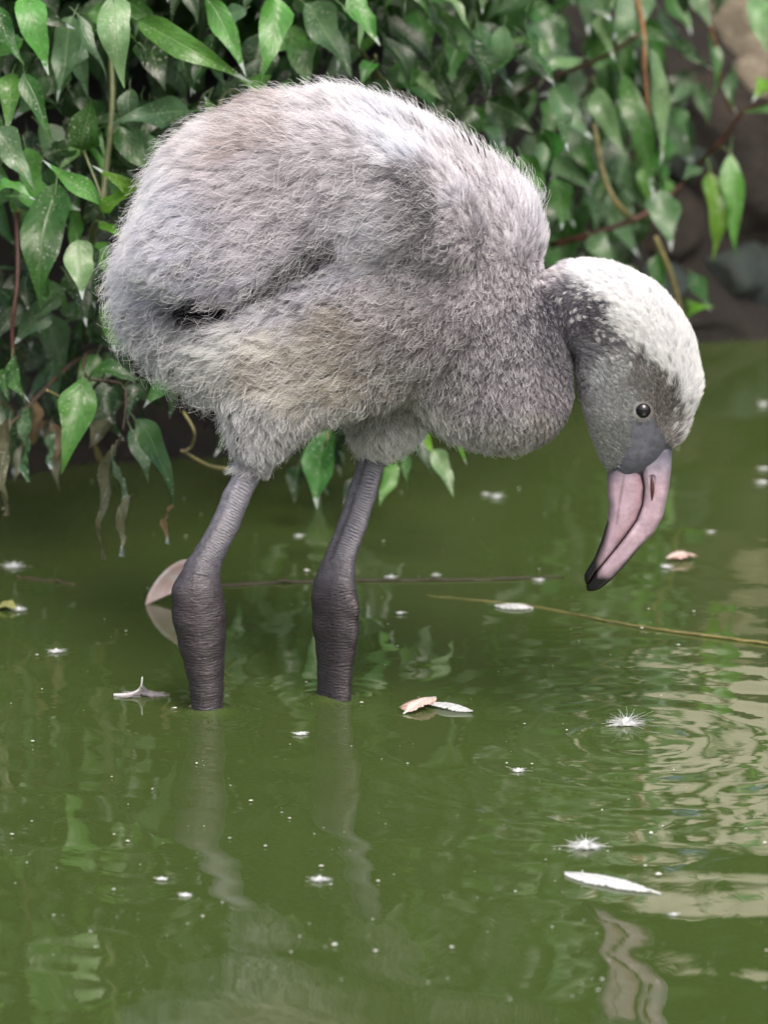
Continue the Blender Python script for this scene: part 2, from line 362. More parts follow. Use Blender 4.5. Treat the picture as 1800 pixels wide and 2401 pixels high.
# ------------------------------------------------------------------ leaves and plants
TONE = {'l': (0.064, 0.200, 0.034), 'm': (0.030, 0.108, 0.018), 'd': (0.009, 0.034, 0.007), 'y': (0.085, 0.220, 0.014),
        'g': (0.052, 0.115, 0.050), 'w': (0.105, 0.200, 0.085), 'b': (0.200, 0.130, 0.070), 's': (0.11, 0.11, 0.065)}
LV = np.array([0, .05, .12, .2, .3, .42, .55, .68, .8, .9, .96, 1.0])
LF = np.array([.05, .46, .78, .96, 1.0, .92, .74, .50, .27, .13, .065, .01])
def leaf_data(L, W, arch, fold, wave, twist, seed, side=0.0, petiole=0.18, shrivel=0.0):
    """Leaf from (0,0,0) to (0,L,0): blade of 5 x 12 points with a fold at the midrib and a wavy edge, plus a petiole."""
    r = np.random.default_rng(seed); nu = 5; vs, uvs, fs = [], [], []
    ph, fr = r.uniform(0, 6.28), r.uniform(7, 12); ph2 = r.uniform(0, 6.28)
    for j, (t, f) in enumerate(zip(LV, LF)):
        w = 0.5 * W * f * (1 + 0.05 * math.sin(9 * t + ph))
        for i in range(nu):
            q = (i / (nu - 1)) * 2 - 1
            x = q * w * (1 + 0.13 * math.sin(11 * t + ph + (2.2 if q > 0 else 0))); z = fold * abs(q) * w * (1 - 0.2 * abs(q)) + wave * W * abs(q) ** 2 * (math.sin(fr * t + ph + (1.7 if q > 0 else 0)) * f)
            z += 0.05 * L * math.sin(6.28 * t + ph2) * (1 if arch > 0 else .5); z += shrivel * W * math.sin(11 * t + 3 * q + ph2); x *= 1 - 0.5 * shrivel
            a = twist * (t - 0.4) + shrivel * 2.0 * math.sin(5 * t + ph2); ca, sa = math.cos(a), math.sin(a)
            x, z = x * ca - z * sa, x * sa + z * ca
            bow = 4 * t * (1 - t)
            vs.append((x + side * L * bow, L * t, z + arch * L * bow * (1 - 0.35 * (t - 0.5)))); uvs.append((i / (nu - 1), t))
    for j in range(len(LV) - 1):
        for i in range(nu - 1):
            a = j * nu + i; fs.append((a, a + 1, a + nu + 1, a + nu))
    if petiole > 0:
        n0 = len(vs); pr = max(0.0007, W * 0.028)
        pts = [(0, 0.10 * L, -pr), (0, -0.03 * L, -0.01 * L), (0, -petiole * L, -0.10 * L)]
        for p in pts:
            for k in range(3):
                a = 2.1 * k; vs.append((p[0] + pr * math.cos(a), p[1], p[2] + pr * math.sin(a))); uvs.append((0.5, 0.3))
        for j in range(2):
            for k in range(3):
                k2 = (k + 1) % 3; fs.append((n0 + j * 3 + k, n0 + j * 3 + k2, n0 + j * 3 + 3 + k2, n0 + j * 3 + 3 + k))
    me = mesh('leaf', vs, fs); uvl = me.uv_layers.new(name='UVMap')
    li = np.empty(len(me.loops), np.int32); me.loops.foreach_get('vertex_index', li)
    uvl.data.foreach_set('uv', np.asarray(uvs, np.float32)[li].ravel()); me.materials.append(M_LEAF); return me

def orient(base, tip, roll, face):
    y = Vector(tip) - Vector(base); y.normalize(); z = Vector(face); z = z - y * z.dot(y)
    if z.length < 1e-4: z = Vector((1, 0, 0))
    z.normalize(); x = y.cross(z); m = Matrix((x, y, z)).transposed().to_4x4()
    return Matrix.Translation(Vector(base)) @ m @ Matrix.Rotation(roll, 4, 'Y')

def put_leaf(plant, me, mtx, tone, scale=1.0):
    o = bpy.data.objects.new('leaf', me); COL.objects.link(o); o.parent = plant
    o.matrix_parent_inverse = Matrix.Translation(-Vector(plant.location)); o.matrix_basis = mtx @ Matrix.Scale(scale, 4)
    j = random.uniform(0.85, 1.15); c = TONE[tone]; o.color = (c[0] * j, c[1] * j, c[2] * j, 1); return o

def put_stem(plant, pts, r0, r1, col, n=14, wob=0.0):
    path = spline(pts, n)
    if wob: path = path + np.cumsum(rng.normal(size=path.shape), 0) * wob
    vs, fs = tube(path, np.linspace(r0, r1, n), 6); o = link('stem', mesh('stem', vs, fs), M_STEM)
    o.color = (*col, 1); return reparent(o, plant)

RED, OLIVE, BROWN, YEL = (0.06, 0.022, 0.015), (0.07, 0.085, 0.03), (0.06, 0.04, 0.025), (0.17, 0.15, 0.06)
shrub = empty('leafy_shrub', (-0.20, 0.84, 0.02))
tag(shrub, 'dense glossy green shrub overhanging the water on the left behind the chick', 'shrub')
bush = empty('broadleaf_bush', (0.05, 0.92, 0.05))
tag(bush, 'shaded green bush with drooping leaves above the back of the chick', 'bush')
creeper = empty('hanging_creeper', (0.21, 1.32, 0.25))
tag(creeper, 'blurred creeper with twisted grey green leaves hanging down the brown bank', 'creeper')
sprig = empty('trailing_plant', (-0.02, 0.80, 0.02))
tag(sprig, 'low sprig of leaves trailing to the water between the legs of the chick', 'plant')
twig_plant = empty('young_vine', (0.36, 1.25, 0.25))
tag(twig_plant, 'young vine with a reddish stem and bright leaves at the right edge', 'vine')
PL = {'S': shrub, 'B': bush, 'C': creeper, 'L': sprig, 'V': twig_plant}

# plant, base, tip, width, depth, tone, roll, arch, extra (depth change to tip)
HERO = """
S 50 -8 116 176 78 .30 l .2 .10
S -4 15 58 158 50 .31 m .3 .08
S 268 -12 289 207 88 .27 w -.1 .06
S 322 48 592 196 74 .29 l .5 .22
S 482 -10 577 182 62 .33 l -.3 .05
S 172 40 142 242 78 .36 g .3 .05
S 184 36 251 193 36 .31 g .8 .05
S 345 80 388 214 84 .42 d .1 .03
S 30 170 12 312 62 .31 l -.4 .05
S 58 172 126 330 54 .30 m .6 .1
S 190 350 214 226 92 .29 m .1 .05
S 446 262 258 292 76 .34 g -.5 .1
S -6 300 82 446 66 .28 g .1 .06
S 234 486 98 374 58 .26 l .4 .12
S 326 442 211 388 42 .27 y .5 .2
S 132 428 94 724 118 .30 m .3 .04
S -10 436 86 464 48 .25 l .6 .1
S 182 566 197 706 78 .27 w -.1 .05
S 155 640 205 764 64 .35 d .4 .05
S 176 338 92 372 54 .38 d .2 .05
S 234 520 292 562 32 .28 y .3 .1
S 238 492 334 428 48 .27 y -.2 .1
S 505 276 478 222 48 .34 y .2 .1
S 92 30 110 100 60 .42 d .1 .05
S 620 205 560 186 60 .36 l .5 .15
S 90 120 112 200 40 .45 d .3 .05
S 10 75 20 190 60 .46 d .3 .05
S 420 150 470 200 50 .46 d .1 .05
S 300 330 210 360 60 .44 d .3 .05
S 250 640 215 760 66 .42 d .2 .05
S 260 700 270 830 60 .36 m .5 .05
S 40 560 100 640 55 .42 d .2 .05
B 645 -10 615 190 78 .36 l .1 .08
B 715 10 822 190 88 .42 g -.2 .04
B 806 16 851 146 26 .38 w 1.2 .1
B 822 -15 893 110 66 .40 l -.3 .1
B 1038 -10 1104 68 30 .52 w .7 .1
B 1116 52 1137 220 64 .58 g .2 .06
B 684 86 722 206 80 .45 m .2 .05
B 872 146 846 200 44 .44 m .2 .1
B 912 165 1052 280 58 .62 m .5 .1
B 985 165 1042 240 36 .56 w .6 .1
B 770 30 800 120 70 .52 d .2 .05
B 900 10 930 140 80 .60 d .2 .05
B 980 20 1010 130 85 .66 m .2 .05
B 1060 90 1075 210 80 .70 d .2 .05
B 1150 230 1180 350 80 .74 d .2 .05
B 1090 250 1150 320 60 .72 m .2 .05
B 940 120 900 200 80 .70 d .2 .05
C 1390 -30 1430 50 90 .85 g .1 .05
C 1520 -20 1437 98 92 .88 g .1 .05
C 1408 34 1442 146 34 .82 w .8 .15
C 1302 52 1212 172 112 .86 g .2 .05
C 1364 136 1256 202 46 .84 w .7 .1
C 1398 204 1472 370 58 .82 w -.2 .12
C 1364 236 1264 224 54 .86 g .4 .1
C 1516 116 1548 390 48 .80 w .5 .1
C 1456 172 1532 476 62 .86 m .3 .06
C 1545 446 1572 590 78 .85 g -.1 .06
C 1286 362 1414 444 46 .90 g .5 .15
C 1384 552 1438 628 62 .86 g .1 .1
C 1308 452 1348 536 44 .90 g .4 .1
C 1396 492 1454 528 44 .88 g .4 .15
C 1230 180 1200 300 70 .95 d .1 .05
C 1300 230 1290 340 60 .98 m .1 .05
C 1480 -10 1500 120 50 .95 m .4 .05
C 1250 20 1330 130 80 .98 m .4 .05
C 1340 330 1400 420 50 .95 m .4 .05
C 1620 640 1665 730 46 .98 m .4 .05
C 1540 600 1560 700 50 .95 m .4 .05
V 1622 -12 1666 66 56 .92 w .4 .1
V 1584 98 1674 168 34 .95 g .7 .15
V 1666 76 1662 256 30 .95 m .8 .05
V 1716 160 1726 268 38 .95 g .6 .1
V 1778 -15 1797 126 66 .92 w .1 .05
V 1812 186 1762 240 52 .90 y .3 .1
V 1664 404 1674 612 74 .92 y .3 .05
V 1712 362 1732 610 56 .92 l .5 .12
V 1603 742 1672 716 50 .96 y .2 .2
V 1640 395 1600 425 40 .96 g .2 .1
V 1820 240 1740 262 30 .92 l .6 .1
S 194 884 144 1112 92 .23 l .15 .06
S 206 890 342 894 54 .24 m .5 .2
S 238 898 278 1006 60 .30 d .2 .05
S 392 886 338 956 58 .27 l .3 .1
S 318 985 402 1190 68 .24 m -.5 .16
S 308 1006 348 1132 54 .30 g .3 .05
S 28 836 68 944 56 .25 m .9 .1
S 30 850 20 940 50 .26 m -.9 .1
S 330 900 300 990 44 .34 d .4 .1
S 395 900 398 985 40 .30 d .6 .1
S 280 770 320 850 55 .36 m .3 .1
S 290 850 240 890 40 .36 d .3 .1
L 772 1010 744 1196 88 .42 m .2 .06
L 928 1090 886 1190 42 .44 l .3 .08
L 944 1056 958 1146 28 .45 m .5 .05
L 1014 1056 1060 1168 50 .43 w .2 .06
L 998 1016 1014 1064 24 .45 y .4 .05
L 1078 1040 1094 1090 12 .46 y .4 .05
L 700 1090 690 1180 50 .55 d .3 .05
L 830 1120 800 1230 45 .55 d .3 .05
L 960 1010 985 1060 40 .5 m .3 .05
"""
for i, ln in enumerate(HERO.strip().splitlines()):
    f = ln.split(); pl = PL[f[0]]; bu, bv, tu, tv, w, d = map(float, f[1:7]); tone = f[7]; roll, arch = float(f[8]), float(f[9])
    dt = d - 0.015 * (1 + (i * 37 % 10) / 10)
    b = P(bu, bv, d); t = P(tu, tv, dt); L = float(np.linalg.norm(t - b)); W = w * S * 0.94 * (1 + d / 5)
    me = leaf_data(L, W, arch, 0.20 + 0.35 * ((i * 53) % 10) / 10, 0.12 + 0.16 * ((i * 29) % 10) / 10, 0.7 * math.sin(i * 2.1), 900 + i, 0.05 * math.sin(i * 1.3))
    put_leaf(pl, me, orient(b, t, roll * (1 if i % 2 else -1) * 0.8, (0.1 * math.sin(i), -1.0, 0.55)), tone)

# leaves filling in behind, copies of fourteen shapes
VAR = [leaf_data(0.062, 0.021 + 0.003 * (i % 4), 0.03 + 0.02 * (i % 5), 0.2 + 0.06 * (i % 6), 0.08 + 0.03 * (i % 4), 0.8 * math.sin(i * 1.7), 40 + i, 0.06 * math.sin(i)) for i in range(14)]
def fill(plant, n, poly, d0, d1, tones, seed, smin=0.7, smax=1.15, spread=0.5):
    r = random.Random(seed); poly = np.array(poly, float); lo, hi = poly.min(0), poly.max(0); k = 0
    while k < n:
        u, v = r.uniform(lo[0], hi[0]), r.uniform(lo[1], hi[1])
        if not inside(poly, u, v): continue
        k += 1; y = r.uniform(d0, d1); b = P(u, v, y); a = r.gauss(0, spread)
        dirn = Vector((math.sin(a), -0.25 + r.gauss(0, 0.25), -math.cos(a))); s = r.uniform(smin, smax)
        put_leaf(plant, VAR[r.randrange(14)], orient(b, Vector(b) + dirn, r.gauss(0, 0.6), (r.gauss(0, .35), -1, 0.55)), r.choice(tones), s)
def inside(poly, u, v):
    c = False; j = len(poly) - 1
    for i in range(len(poly)):
        (x1, y1), (x2, y2) = poly[i], poly[j]
        if (y1 > v) != (y2 > v) and u < (x2 - x1) * (v - y1) / (y2 - y1) + x1: c = not c
        j = i
    return c
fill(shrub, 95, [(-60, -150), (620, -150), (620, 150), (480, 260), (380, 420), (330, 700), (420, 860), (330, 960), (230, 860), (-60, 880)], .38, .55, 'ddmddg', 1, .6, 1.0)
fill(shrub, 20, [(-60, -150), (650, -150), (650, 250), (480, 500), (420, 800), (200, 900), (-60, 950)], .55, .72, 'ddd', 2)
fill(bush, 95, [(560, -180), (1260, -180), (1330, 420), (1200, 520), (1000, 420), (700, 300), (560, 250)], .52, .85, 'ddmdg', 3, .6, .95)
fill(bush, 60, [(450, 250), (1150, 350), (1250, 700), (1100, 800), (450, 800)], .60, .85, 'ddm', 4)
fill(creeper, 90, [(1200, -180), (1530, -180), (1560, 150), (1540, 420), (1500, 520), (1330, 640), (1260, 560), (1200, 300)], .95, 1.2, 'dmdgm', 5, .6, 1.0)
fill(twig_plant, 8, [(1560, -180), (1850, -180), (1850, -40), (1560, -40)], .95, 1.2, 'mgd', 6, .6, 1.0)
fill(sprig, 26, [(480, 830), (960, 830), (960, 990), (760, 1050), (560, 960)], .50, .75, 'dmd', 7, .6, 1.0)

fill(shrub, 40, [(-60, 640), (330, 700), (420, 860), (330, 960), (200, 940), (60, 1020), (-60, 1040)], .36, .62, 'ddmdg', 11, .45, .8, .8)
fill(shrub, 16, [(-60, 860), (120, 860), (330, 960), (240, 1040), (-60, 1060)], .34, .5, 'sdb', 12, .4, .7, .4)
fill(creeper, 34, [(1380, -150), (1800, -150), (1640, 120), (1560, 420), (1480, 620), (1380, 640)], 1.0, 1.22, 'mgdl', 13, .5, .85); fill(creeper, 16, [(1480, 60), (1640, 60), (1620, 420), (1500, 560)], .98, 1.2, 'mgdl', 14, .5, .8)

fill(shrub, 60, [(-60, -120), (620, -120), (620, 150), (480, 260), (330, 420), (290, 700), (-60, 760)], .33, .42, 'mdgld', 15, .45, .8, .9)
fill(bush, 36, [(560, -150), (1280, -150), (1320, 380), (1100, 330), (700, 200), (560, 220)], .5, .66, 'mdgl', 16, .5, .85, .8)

# stems
def PX(*a): return [P(u, v, y) for (u, v, y) in a]
put_stem(shrub, PX((250, -30, .42), (262, 160, .40), (262, 270, .38), (240, 480, .33), (215, 560, .36), (200, 800, .5)), .0022, .0030, OLIVE)
put_stem(shrub, PX((40, 500, .38), (42, 650, .36), (30, 760, .33), (32, 850, .25)), .0022, .0014, RED)
put_stem(shrub, PX((230, 490, .28), (240, 470, .27), (196, 350, .29)), .0014, .0010, OLIVE)
put_stem(shrub, PX((560, 220, .40), (530, 215, .36), (505, 272, .34), (470, 330, .45)), .0012, .0014, OLIVE)
put_stem(shrub, PX((200, 830, .34), (205, 885, .25), (290, 905, .27), (290, 1000, .25), (275, 1050, .25)), .0014, .0008, BROWN)
put_stem(shrub, PX((110, 915, .28), (150, 935, .30)), .0012, .0010, YEL)
put_stem(shrub, PX((425, 1056, .36), (490, 1092, .38), (550, 1102, .42)), .0013, .0018, YEL)
put_stem(shrub, PX((430, 965, .36), (455, 1010, .35), (450, 1045, .36), (430, 1060, .36)), .0012, .0012, YEL)
put_stem(shrub, PX((0, 1020, .33), (60, 960, .36), (160, 860, .42), (260, 800, .55)), .0012, .0022, BROWN)
put_stem(bush, PX((880, 130, .50), (900, 190, .55), (1050, 300, .66), (1180, 520, .8)), .0012, .0022, OLIVE)
put_stem(bush, PX((700, -60, .45), (860, 140, .6), (960, 330, .8)), .0016, .0024, OLIVE)
put_stem(bush, PX((1140, 0, .6), (1080, 100, .68), (980, 160, .75)), .0014, .0018, OLIVE)
put_stem(creeper, PX((1510, 74, .85), (1400, 140, .88), (1258, 196, .92), (1150, 260, .98)), .0018, .0020, BROWN)
put_stem(creeper, PX((1480, -60, .9), (1508, 74, .85), (1510, 150, .84), (1520, 290, .84)), .0022, .0012, (0.16, 0.075, 0.03))
put_stem(creeper, PX((1392, 290, .9), (1412, 400, .89), (1440, 470, .88), (1478, 510, .9)), .0018, .0028, YEL)
put_stem(creeper, PX((1290, 575, .92), (1400, 545, .9), (1525, 495, .92), (1600, 430, 1.0)), .0030, .0022, RED)
put_stem(creeper, PX((1535, 555, .9), (1570, 640, .91), (1598, 745, .94)), .0022, .0028, YEL)
put_stem(creeper, PX((1390, 180, .88), (1330, 290, .93), (1280, 320, .98)), .0014, .0018, BROWN)
put_stem(twig_plant, PX((1820, 235, .90), (1745, 260, .91), (1700, 320, .93), (1655, 365, .95), (1560, 480, 1.05)), .0012, .0024, RED)
put_stem(twig_plant, PX((1660, 50, .94), (1680, 120, .95), (1690, 200, .97), (1715, 260, 1.0)), .0014, .0014, (0.16, 0.075, 0.03))
put_stem(twig_plant, PX((1655, 365, .95), (1690, 345, .93), (1712, 362, .92)), .0010, .0008, OLIVE)
put_stem(sprig, PX((780, 940, .6), (772, 1010, .42), (745, 1100, .43)), .0018, .0009, OLIVE)
put_stem(sprig, PX((900, 960, .6), (990, 1010, .46), (1014, 1056, .43)), .0014, .0009, OLIVE)

# dry, shrivelled leaves hanging at the bottom of the shrub
for i, (bu, bv, tu, tv, w, d, tone) in enumerate(((25, 975, 6, 1208, 46, .26, 's'), (272, 1042, 236, 1310, 42, .25, 's'), (304, 1165, 285, 1305, 34, .24, 's'),
        (402, 1185, 390, 1275, 26, .25, 'b'), (64, 960, 70, 1130, 40, .31, 'g'), (125, 1010, 122, 1100, 30, .34, 'g'), (262, 1060, 300, 1180, 34, .27, 'g'))):
    b, t = P(bu, bv, d), P(tu, tv, d - .01); L = float(np.linalg.norm(t - b))
    put_leaf(shrub, leaf_data(L, w * S, 0.03, 0.9, 0.10, 1.2, 300 + i, 0.04, 0.05, 0.28), orient(b, t, 0.4 * i, (0, -1, 0.3)), tone)

# higher growth of the bank, above the picture: the pond mirrors it, part is added to shade the bank
def leaf_mass(n, sampler, seed, scale):
    r = np.random.default_rng(seed); base = np.array([v.co[:] for v in VAR[1].vertices])[:60]; F = np.array([p.vertices[:] for p in VAR[1].polygons if max(p.vertices) < 60])
    vs, fs, uv0 = [], [], None
    for k in range(n):
        p = sampler(r); a = r.normal(0, .7); d = Vector((math.sin(a), -0.3 + r.normal(0, .4), -math.cos(a)))
        m = np.array(orient((0, 0, 0), d, r.normal(0, .8), (r.normal(0, .4), -1, .6)).to_3x3()); vs.append((base * scale * r.uniform(.7, 1.3)) @ m.T + p); fs.append(F + 60 * k)
    me = fast_mesh('foliage', np.vstack(vs), np.vstack(fs)); uvl = me.uv_layers.new(name='UVMap')
    uv = np.array([(i % 5 / 4, LV[i // 5]) for i in range(60)] * n, np.float32); li = np.empty(len(me.loops), np.int32); me.loops.foreach_get('vertex_index', li)
    uvl.data.foreach_set('uv', uv[li].ravel()); me.materials.append(M_LEAF); return me
def samp_left(r):
    x = r.uniform(-0.9, 0.14); return np.array([x, bank_y(x) + r.uniform(.12, .42), r.uniform(0.33, 0.80)])
def samp_bank(r):
    k = r.random()
    if k < 0.30: return samp_left(r)
    if k < 0.62:                                  # unseen growth added over the water to shade the bank
        x = r.uniform(-1.0, 0.16); y = bank_y(x) - r.uniform(-0.05, 0.42); return np.array([x, y, r.uniform(0.50, 0.95)])
    return np.array([r.uniform(-1.7, 0.22), r.uniform(1.6, 2.2), r.uniform(0.3, 1.15)])
o = bpy.data.objects.new('foliage', leaf_mass(8000, samp_bank, 21, 1.25)); COL.objects.link(o); o['kind'] = 'stuff'; o['label'] = 'leaves along the top of the bank with unseen overhang added to shade it'; o.color = (*TONE['m'], 1)
M_WALL = mat_soil('cream_render', (0.68, 0.64, 0.53), (0.78, 0.74, 0.62), (0.84, 0.80, 0.70), 0.6)
wall = empty('reflection_wall', (1.8, 6.0, 0.3)); tag(wall, 'unseen cream wall added beyond the bank to mirror pale in the water', 'wall')  # unseen wall, added for its warm pale reflection on the pond
def box(x0, x1, y0_, y1, z0, z1): return mesh('wall', [(x, y, z) for z in (z0, z1) for (x, y) in ((x0, y0_), (x1, y0_), (x1, y1), (x0, y1))], [(0, 3, 2, 1), (4, 5, 6, 7), (0, 1, 5, 4), (1, 2, 6, 5), (2, 3, 7, 6), (3, 0, 4, 7)], False)
reparent(link('wall_face', box(0.30, 4.0, 6.0, 6.25, 0.25, 1.85), M_WALL), wall); reparent(link('coping', box(0.27, 4.03, 5.96, 6.29, 1.85, 1.93), M_WALL), wall)
tree = empty('tree', (0.75, 2.4, 0.28)); tag(tree, 'leafy tree on the bank mirrored green in the water at right', 'tree')
vs, fs = tube(spline([(0.75, 2.4, 0.2), (0.72, 2.4, 0.8), (0.6, 2.35, 1.4), (0.5, 2.3, 2.0)], 12), np.linspace(.05, .02, 12), 10); to = link('trunk', mesh('trunk', vs, fs), M_STEM); to.color = (*BROWN, 1); reparent(to, tree)
def samp_tree(r):
    q = r.normal(size=3); q /= np.linalg.norm(q); q *= r.uniform(.55, 1) ; return np.array([0.35, 2.1, 1.20]) + q * np.array([0.95, 0.55, 0.42])
co = bpy.data.objects.new('crown', leaf_mass(3000, samp_tree, 22, 1.9)); COL.objects.link(co); co['kind'] = 'stuff'; co.color = (*TONE['l'], 1); reparent(co, tree)

# ------------------------------------------------------------------ the chick, sculpted as one distance field
def y0(u):                # the chick stands turned a little towards the camera: the head is nearer than the tail
    t = np.clip((u - 560) / 940.0, 0, 1); return 0.055 - 0.165 * t * t * (3 - 2 * t)
def to_world(q):          # q: (u, depth in px, v)
    u, w, v = q[..., 0], q[..., 1], q[..., 2]; p = P(u, v, y0(u)); p[..., 1] += w * S; return p

TILT = math.tan(PITCH)
def seen(q):              # photo row at which a point of the sculpt shows (both flanks alike)
    return q[:, 2] + TILT * np.abs(q[:, 1])
def scr(q): return q[:, 2] - TILT * q[:, 1]
def sh(poly, w): return [(u, v + TILT * w) for (u, v) in poly]

def poly_dist(poly, U, V):
    """Signed distance to a polygon, positive inside."""
    poly = np.asarray(poly, float); d2 = np.full(U.shape, 1e18); ins = np.zeros(U.shape, bool)
    for a, b in zip(poly, np.roll(poly, -1, 0)):
        e = b - a; pu, pv = U - a[0], V - a[1]; t = np.clip((pu * e[0] + pv * e[1]) / (e @ e + 1e-9), 0, 1)
        d2 = np.minimum(d2, (pu - t * e[0]) ** 2 + (pv - t * e[1]) ** 2)
        c = ((a[1] > V) != (b[1] > V)) & (U < (b[0] - a[0]) * (V - a[1]) / (b[1] - a[1] + 1e-12) + a[0]); ins ^= c
    d = np.sqrt(d2); return np.where(ins, d, -d)

def seg_d(line, U, V):
    d = np.full(U.shape, 1e9)
    for a, b in zip(np.array(line[:-1], float), np.array(line[1:], float)):
        e = b - a; t = np.clip(((U - a[0]) * e[0] + (V - a[1]) * e[1]) / (e @ e), 0, 1); d = np.minimum(d, np.hypot(U - a[0] - t * e[0], V - a[1] - t * e[1]))
    return d

def blur(A, n):
    if n < 1: return A
    for _ in range(3):
        for ax in (0, 1):
            pad = [(0, 0), (0, 0)]; pad[ax] = (n + 1, n); c = np.cumsum(np.pad(A, pad, mode='edge'), axis=ax)
            A = (c[2 * n + 1:] - c[:-2 * n - 1]) / (2 * n + 1) if ax == 0 else (c[:, 2 * n + 1:] - c[:, :-2 * n - 1]) / (2 * n + 1)
    return A

def smin(a, b, k):
    h = np.clip(k - np.abs(a - b), 0, None) / k; return np.minimum(a, b) - h * h * k * 0.25

def surface_nets(f, org, h):
    s = f < 0; c = [(i, j, k) for i in (0, 1) for j in (0, 1) for k in (0, 1)]
    nx, ny, nz = [n - 1 for n in f.shape]
    cnt = sum(s[i:nx + i, j:ny + j, k:nz + k].astype(np.int8) for i, j, k in c)
    act = np.argwhere((cnt > 0) & (cnt < 8)); idx = -np.ones((nx, ny, nz), np.int32); idx[tuple(act.T)] = np.arange(len(act))
    val = {o: f[act[:, 0] + o[0], act[:, 1] + o[1], act[:, 2] + o[2]] for o in c}
    acc = np.zeros((len(act), 3)); num = np.zeros(len(act))
    for a in c:
        for ax in range(3):
            if a[ax]: continue
            b = list(a); b[ax] = 1; b = tuple(b); fa, fb = val[a], val[b]; m = (fa < 0) != (fb < 0)
            t = np.where(m, fa / np.where(m, fa - fb, 1), 0); pt = np.tile(np.array(a, float), (len(act), 1)); pt[:, ax] += t
            acc[m] += pt[m]; num[m] += 1
    verts = org + h * (act + acc / num[:, None]); quads = []
    for ax in range(3):
        sl0 = [slice(None)] * 3; sl1 = [slice(None)] * 3; sl0[ax] = slice(0, -1); sl1[ax] = slice(1, None)
        A, B = s[tuple(sl0)], s[tuple(sl1)]; e = np.argwhere(A != B); o1, o2 = [x for x in range(3) if x != ax]
        ok = (e[:, o1] > 0) & (e[:, o2] > 0) & (e[:, o1] < f.shape[o1] - 1) & (e[:, o2] < f.shape[o2] - 1); e = e[ok]
        def cell(d1, d2):
            q = e.copy(); q[:, o1] -= d1; q[:, o2] -= d2; return idx[tuple(q.T)]
        q = np.stack([cell(1, 1), cell(0, 1), cell(0, 0), cell(1, 0)], 1)
        fl = A[tuple(e.T)] ^ (ax == 1); q[~fl] = q[~fl][:, ::-1]; quads.append(q)
    return verts, np.vstack(quads)

H = 5.0
gu, gw, gv = np.arange(190, 1690, H), np.arange(-370, 311, H), np.arange(160, 1830, H)
U2, V2 = np.meshgrid(gu, gv, indexing='ij')
def blob(poly, W, R, wc=0.0, inset=0.0, sm=4, wf=None):
    d = poly_dist(poly, U2, V2) - inset; d = blur(d, sm)
    q = np.clip(R - d, 0, None) / R; Wd = W if wf is None else wf
    wc3, W3 = (x[:, None, :] if getattr(x, 'ndim', 0) == 2 else float(x) for x in (wc, Wd))
    a = (q * q)[:, None, :].astype(np.float32); b = (((gw[None, :, None] - wc3) / W3) ** 2).astype(np.float32)
    return (np.sqrt(a + b) - 1) * np.float32(min(R, W))
def chain(pts):
    """pts: u, w, v, radius (u, v) - capsules with changing radius; legs slightly narrower in depth."""
    pts = np.array(pts, float); f = np.full((len(gu), len(gw), len(gv)), 1e3, np.float32)
    u0, u1 = np.searchsorted(gu, [pts[:, 0].min() - 80, pts[:, 0].max() + 80]); v0, v1 = np.searchsorted(gv, [pts[:, 2].min() - 80, pts[:, 2].max() + 80])
    Ug, Wg, Vg = np.meshgrid(gu[u0:u1], gw, gv[v0:v1], indexing='ij'); sub = np.full(Ug.shape, 1e3)
    for a, b in zip(pts[:-1], pts[1:]):
        e = b[:3] - a[:3]; t = np.clip(((Ug - a[0]) * e[0] + (Wg - a[1]) * e[1] + (Vg - a[2]) * e[2]) / (e @ e), 0, 1)
        d = np.sqrt((Ug - a[0] - t * e[0]) ** 2 + ((Wg - a[1] - t * e[1]) * 1.12) ** 2 + (Vg - a[2] - t * e[2]) ** 2) - (a[3] + t * (b[3] - a[3]))
        sub = smin(sub, d, 6)
    f[u0:u1, :, v0:v1] = sub; return f

TORSO = [(1305, 619), (1298, 593), (1301, 543), (1294, 489), (1265, 441), (1207, 398), (1143, 345), (1089, 310), (1034, 285), (998, 264), (944, 230), (889, 210), (817, 197), (745, 196), (672, 210), (600, 240), (543, 254), (470, 282), (398, 315), (362, 350), (344, 398), (330, 450), (312, 507), (286, 550), (261, 593), (240, 635), (250, 680), (264, 730), (272, 780), (295, 818), (347, 866), (398, 898), (452, 935), (510, 965), (600, 985), (760, 985), (1000, 965), (1150, 940), (1260, 860), (1300, 740)]
CHEST = [(960, 800), (1060, 700), (1180, 660), (1290, 650), (1330, 720), (1346, 830), (1354, 950), (1345, 979), (1319, 1015), (1290, 1037), (1254, 1056), (1200, 1068), (1161, 1066), (1107, 1055), (1070, 1040), (1034, 1018), (980, 960)]
HEADP = [(1210, 720), (1250, 650), (1305, 622), (1345, 612), (1417, 612), (1471, 630), (1544, 669), (1598, 735), (1629, 795), (1636, 845), (1649, 899), (1642, 925), (1623, 965), (1605, 1026), (1578, 1056), (1555, 1100), (1450, 1150), (1424, 1117), (1406, 1091), (1392, 1062), (1374, 1008), (1359, 960), (1347, 900), (1338, 820), (1260, 800)]
WING = [(1150, 560), (1090, 440), (980, 350), (800, 290), (600, 300), (450, 370), (360, 500), (315, 620), (380, 690), (500, 725), (640, 690), (760, 625), (880, 610), (1020, 660), (1110, 640)]
THIGH = [(560, 790), (700, 740), (900, 760), (1000, 860), (960, 950), (860, 990), (770, 1015), (722, 1045), (698, 1070), (672, 1090), (651, 1120), (600, 1128), (565, 1114), (543, 1096), (521, 1060), (512, 1000), (495, 900)]
FTHIGH = [(800, 900), (1010, 880), (1022, 985), (998, 1026), (969, 1052), (944, 1072), (908, 1087), (839, 1071), (817, 1052), (804, 1020)]
